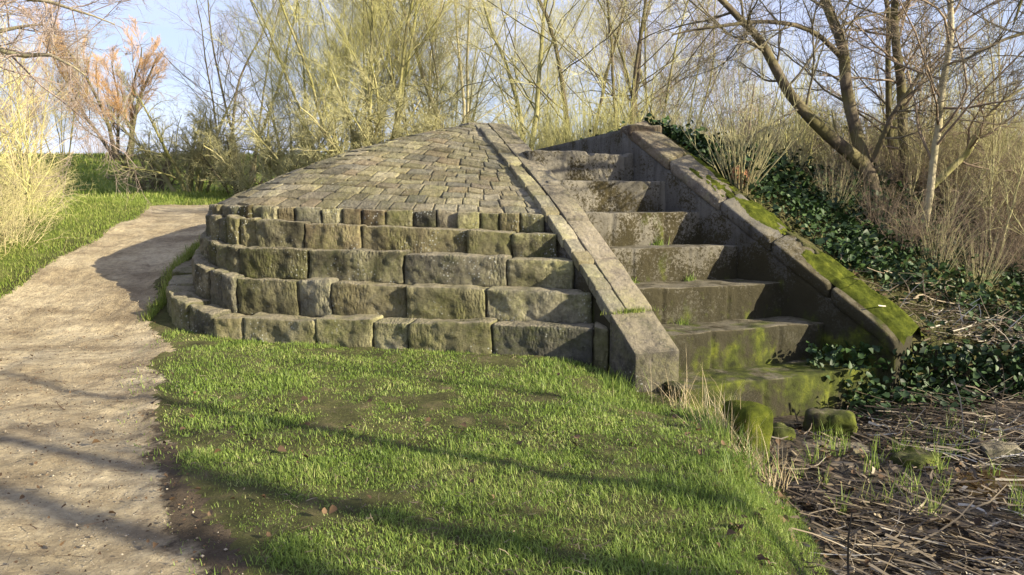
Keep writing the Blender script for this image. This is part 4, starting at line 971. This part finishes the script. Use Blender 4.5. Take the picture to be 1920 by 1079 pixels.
limbed_tree('leaning_sapling', [limb([(1738, 352, 10.4), (1775, 315, 10.3), (1800, 290, 10.3), (1825, 240, 10.2), (1860, 195, 10.2), (1925, 150, 10.1)], 0, [0.05, 0.045, 0.042, 0.034, 0.024, 0.012], 12)],
    905, 'bark_olive', 'twig_brown', 'mossy stem leaning right, away from the pale trunk', LV)
# overhanging twigs entering at the upper corners come from trees rooted outside the picture
limbed_tree('overhanging_alder', [limb([(2150, 420, 8.6), (2130, 200, 8.4), (2090, 20, 8.2), (2080, -200, 8.0)], 0, [0.12, 0.10, 0.08, 0.05], 14), limb([(2095, 20, 8.2), (2000, -30, 7.6), (1900, -20, 7.2), (1868, 60, 7.1)], 0, [0.05, 0.035, 0.022, 0.008], 10), limb([(2120, 140, 8.3), (2010, 60, 7.9), (1900, 70, 7.7), (1800, 110, 7.6)], 0, [0.04, 0.03, 0.02, 0.008], 10)],
    906, 'bark_dark', 'twig_dark', 'tree outside the right edge whose thin twigs hang into the top right corner', LV)
limbed_tree('overhanging_birch', [limb([(-330, 520, 8.4), (-300, 200, 8.4), (-260, 0, 8.4), (-240, -220, 8.4)], 0, [0.13, 0.11, 0.09, 0.05], 14), limb([(-280, 90, 8.4), (-120, 40, 8.2), (40, 110, 8.0), (120, 112, 7.9), (180, 150, 7.8)], 0, [0.05, 0.04, 0.026, 0.018, 0.008], 12), limb([(-270, 0, 8.4), (-100, -30, 8.2), (60, 10, 8.0), (130, 20, 7.9), (240, 60, 7.9)], 0, [0.05, 0.04, 0.028, 0.018, 0.006], 12), limb([(-300, 180, 8.4), (-100, 110, 8.6), (30, 70, 8.8), (110, 60, 8.8)], 0, [0.05, 0.035, 0.024, 0.01], 12)],
    907, 'bark_pale', 'twig_pink', 'tree outside the left edge whose pale twigs spread across the top left corner', LV)
# thickets: right slope, far right, left verge
sg_ = 'thin saplings crowding the right hand slope'
for i in range(26):
    px = vr.uniform(1660, 2050); D = vr.uniform(9.3, 15.5)
    if px < 1760 and D < 11: D += 3
    mt, mc = [('twig_olive', 'twig_olive'), ('bark_pale', 'twig_olive'), ('twig_brown', 'twig_brown')][i % 3]
    put('sapling%d' % (i % 3), 'sapling', px, D, mt, mc, 'thin bare sapling in the crowded thicket at the right', 'tree', sc=vr.uniform(0.45, 0.85), rot=rr(), group=sg_)
for i in range(9):
    px = vr.uniform(1400, 1720); D = vr.uniform(12.2, 17)
    mt, mc = [('twig_olive', 'twig_olive'), ('twig_green', 'twig_green')][i % 2]
    put('sapling%d' % (i % 3), 'sapling', px, D, mt, mc, 'thin bare sapling behind the forked alder', 'tree', sc=vr.uniform(0.4, 0.75), rot=rr(), group='saplings behind the forked alder')
for i in range(16):
    px = vr.uniform(1380, 2000); D = vr.uniform(12.5, 18)
    put('thorn%d' % (i % 2), 'thorn_bush', px, D, 'bark_olive', 'twig_olive' if i % 3 else 'twig_brown', 'low tangled bush on the slope behind the alders', 'bush', sc=vr.uniform(0.45, 0.65), rot=rr(), group='low bushes on the slope behind the alders', tn='stems')
for i, (px, D, sc) in enumerate([(1560, 9.9, 0.38), (1640, 9.6, 0.42), (1590, 10.8, 0.5), (1690, 9.2, 0.36), (1480, 10.9, 0.4), (1760, 9.0, 0.4), (1840, 8.9, 0.42)]):
    put('osier%d' % (i % 3), 'dead_dock', px, D, 'twig_brown' if i in (1, 3) else 'twig_olive', 'twig_brown', 'tuft of thin brown stems standing in the ivy' if i in (1, 3) else 'tuft of thin olive stems standing in the ivy', 'weed', sc=sc*0.8, rot=rr(), group='stem tufts in the ivy', tn='stems', cn='twigs')
for i in range(10):
    px = vr.uniform(1300, 2000); D = vr.uniform(24, 34)
    put('thorn%d' % (i % 2), 'far_bush', px, D, 'twig_pink', 'twig_pink', 'reddish grey tree top in the far wood at the right', 'tree', sc=vr.uniform(0.8, 1.25), rot=rr(), group='far wood at the right', tn='stems')
for i in range(16):
    px = vr.uniform(1690, 2020); D = vr.uniform(8.6, 12.0)
    mt, mc = [('twig_brown', 'twig_brown'), ('twig_olive', 'twig_brown'), ('twig_dark', 'twig_brown')][i % 3]
    put('bramble%d' % (i % 3), 'bramble_clump', px, D, mt, mc, 'arching brown bramble on the bank at the right', 'bramble', sc=vr.uniform(0.45, 0.75), rot=rr(), group='brown brambles on the right bank', tn='stems', cn='twigs')
for i in range(16):
    px = vr.uniform(1700, 2000); D = vr.uniform(9.5, 13.0)
    mt, mc = [('bark_pale', 'twig_olive'), ('twig_hay', 'twig_hay'), ('twig_olive', 'twig_olive')][i % 3]
    put('sapling%d' % (i % 3), 'sapling', px, D, mt, mc, 'thin bare sapling in the crowded thicket at the right', 'tree', sc=vr.uniform(0.28, 0.55), rot=rr(), group=sg_)
# left verge thicket
bm_ = 'straw coloured bramble clumps on the left verge'
for i in range(24):
    D = vr.uniform(9.3, 15.5); x = min(path_left(D)-vr.uniform(0.9, 2.2), -0.635*D-vr.uniform(0, 1.6))
    put('bramble%d' % (i % 3), 'bramble_clump', 0, D, *[('twig_hay', 'twig_hay'), ('twig_straw', 'twig_hay'), ('twig_olive', 'twig_green')][i % 3], 'straw coloured bramble clump on the verge left of the path', 'bramble', sc=vr.uniform(0.45, 0.75), rot=rr(), x=x, group=bm_, tn='stems', cn='twigs')
for i in range(10):
    D = vr.uniform(11, 17); x = (vr.uniform(-120, 70)-960)/FP*D
    put('sapling%d' % (i % 3), 'birch_sapling', 0, D, 'bark_olive' if i % 3 else 'bark_pale', 'twig_straw' if i % 2 else 'twig_green', 'pale yellow sapling above the bramble verge at the left', 'tree', sc=vr.uniform(0.5, 0.85), rot=rr(), x=x, group='pale saplings on the left verge')
put('willow1', 'willow_tree', 60, 27, 'bark_pale', 'twig_orange', 'yellow orange tree behind the bramble verge at the left edge', sc=0.62, rot=2.2)
put('willow2', 'willow_tree', 130, 31, 'bark_olive', 'twig_straw', 'straw yellow tree between the left edge and the orange willow', sc=0.6, rot=0.7)
# trees standing right of and behind the camera: their trunks lay the long shadows over lawn and path
K_['pole'] = tree_parts(950, [((0, 0, -0.2), (0.02, 0.01, 1), 8.5, 0.13)], [dict(n=9, lo=0.35, ang=50, lf=0.30, rf=0.3, trop=0.4, wob=0.14, seg=6), dict(n=6, lo=0.3, ang=45, lf=0.5, rf=0.5, trop=0.2, seg=4), dict(n=4, lo=0.3, ang=45, lf=0.5, rf=0.5, seg=3)], minr=0.0024, wob0=0.025)
for i, (x, y, sc) in enumerate([(9.0, 1.7, 0.55), (9.3, -0.35, 0.85), (9.0, -1.05, 1.05), (9.6, -2.2, 1.1), (12.0, -4.3, 1.2)]):
    put('pole', 'shade_tree', 0, y, 'bark_dark', 'twig_dark', 'bare tree standing outside the right edge, casting its shadow over the lawn', sc=sc, rot=rr(), x=x, group='trees outside the right edge')
for i, (x, y, sc) in enumerate([(9.2, 6.0, 0.55), (9.9, 4.6, 0.6)]):
    put('thorn%d' % (i % 2), 'thorn_bush', 0, y, 'bark_dark', 'twig_brown', 'thorn bush outside the right edge, shading the stream', 'bush', sc=sc, rot=rr(), x=x, group='bushes outside the right edge', tn='stems')

# ------------------------------------------------------------------ tufts
def tuft(name, loc, n, l0, l1, w, mat, label, seed, lean=0.35, bend=0.5, spread=0.06, cat='grass tuft', group=None, ex=1.0):
    r = rgn(seed); m = MB(); b = np.c_[r.normal(0, spread*ex, n), r.normal(0, spread, n), np.full(n, -0.01)]
    blades(m, b, r.uniform(l0, l1, n), np.full(n, w), r, lean, bend, seg=4)
    o = link(name, m.mesh(name), mat, None, label, cat, group); o.location = loc; return o
p_ = wl([0.25], [0.44], [ztop_left(0.44)])[0]
t_ = tuft('grass_tuft', p_, 260, 0.03, 0.08, 0.005, M['vergegrass'], 'line of short grass growing in the joint above the end block', 1, spread=0.018, ex=7.5); t_.rotation_euler = (0, 0, R24)
for i, (x, y, n, l0, l1) in enumerate([(1.72, 6.05, 160, 0.2, 0.55), (1.62, 5.5, 200, 0.2, 0.5), (1.70, 4.95, 160, 0.15, 0.42), (1.45, 6.35, 90, 0.2, 0.6)]):
    tuft('straw_tuft', (x, y, hz(x, y)), n, l0, l1, 0.0045, M['straw'], ['dry straw tuft at the foot of the lowest step', 'dry straw tuft behind the mossy upright block', 'dry straw tuft spilling down to the mud', 'long dry stalks in front of the end block'][i], 20+i, 0.5, 0.7, 0.10, 'grass tuft', 'dry straw tufts along the stream bank')
for i, (x, y, n) in enumerate([(1.05, 6.85, 240), (1.5, 5.9, 320), (1.45, 5.2, 320), (1.35, 4.4, 260), (0.9, 6.5, 160)]):
    tuft('grass_tuft', (x, y, hz(x, y)), n, 0.08, 0.22, 0.005, M['grass'], ['long green tuft against the end block', 'long green tuft near the mossy upright block', 'broad green tuft on the bank edge', 'green tuft where lawn meets mud', 'small green tuft left of the end block'][i], 40+i, 0.5, 0.8, 0.10, 'grass tuft', 'green tufts along the bank')
for i, (k, f, n, lb) in enumerate([(2, 0.18, 40, 'little fern at the left of the fourth step'), (3, 0.62, 60, 'small green weed on the fourth tread'), (2, 0.6, 60, 'small green weed on the third tread'), (1, 0.3, 50, 'small weed at the left of the second tread')]):
    Rk = np.array([3.67-0.345*(k+1), 7.34+0.441*(k+1)]); den = SU@WU; dist = ((Rk-WO)@WU-0.48)/den; q = Rk-dist*(1-f)*SU-0.03*SV
    tuft('step_weed', (q[0], q[1], -0.10+0.38*k), n, 0.05, 0.14, 0.008, M['grass'], lb, 60+i, 0.6, 0.6, 0.04, 'weed')
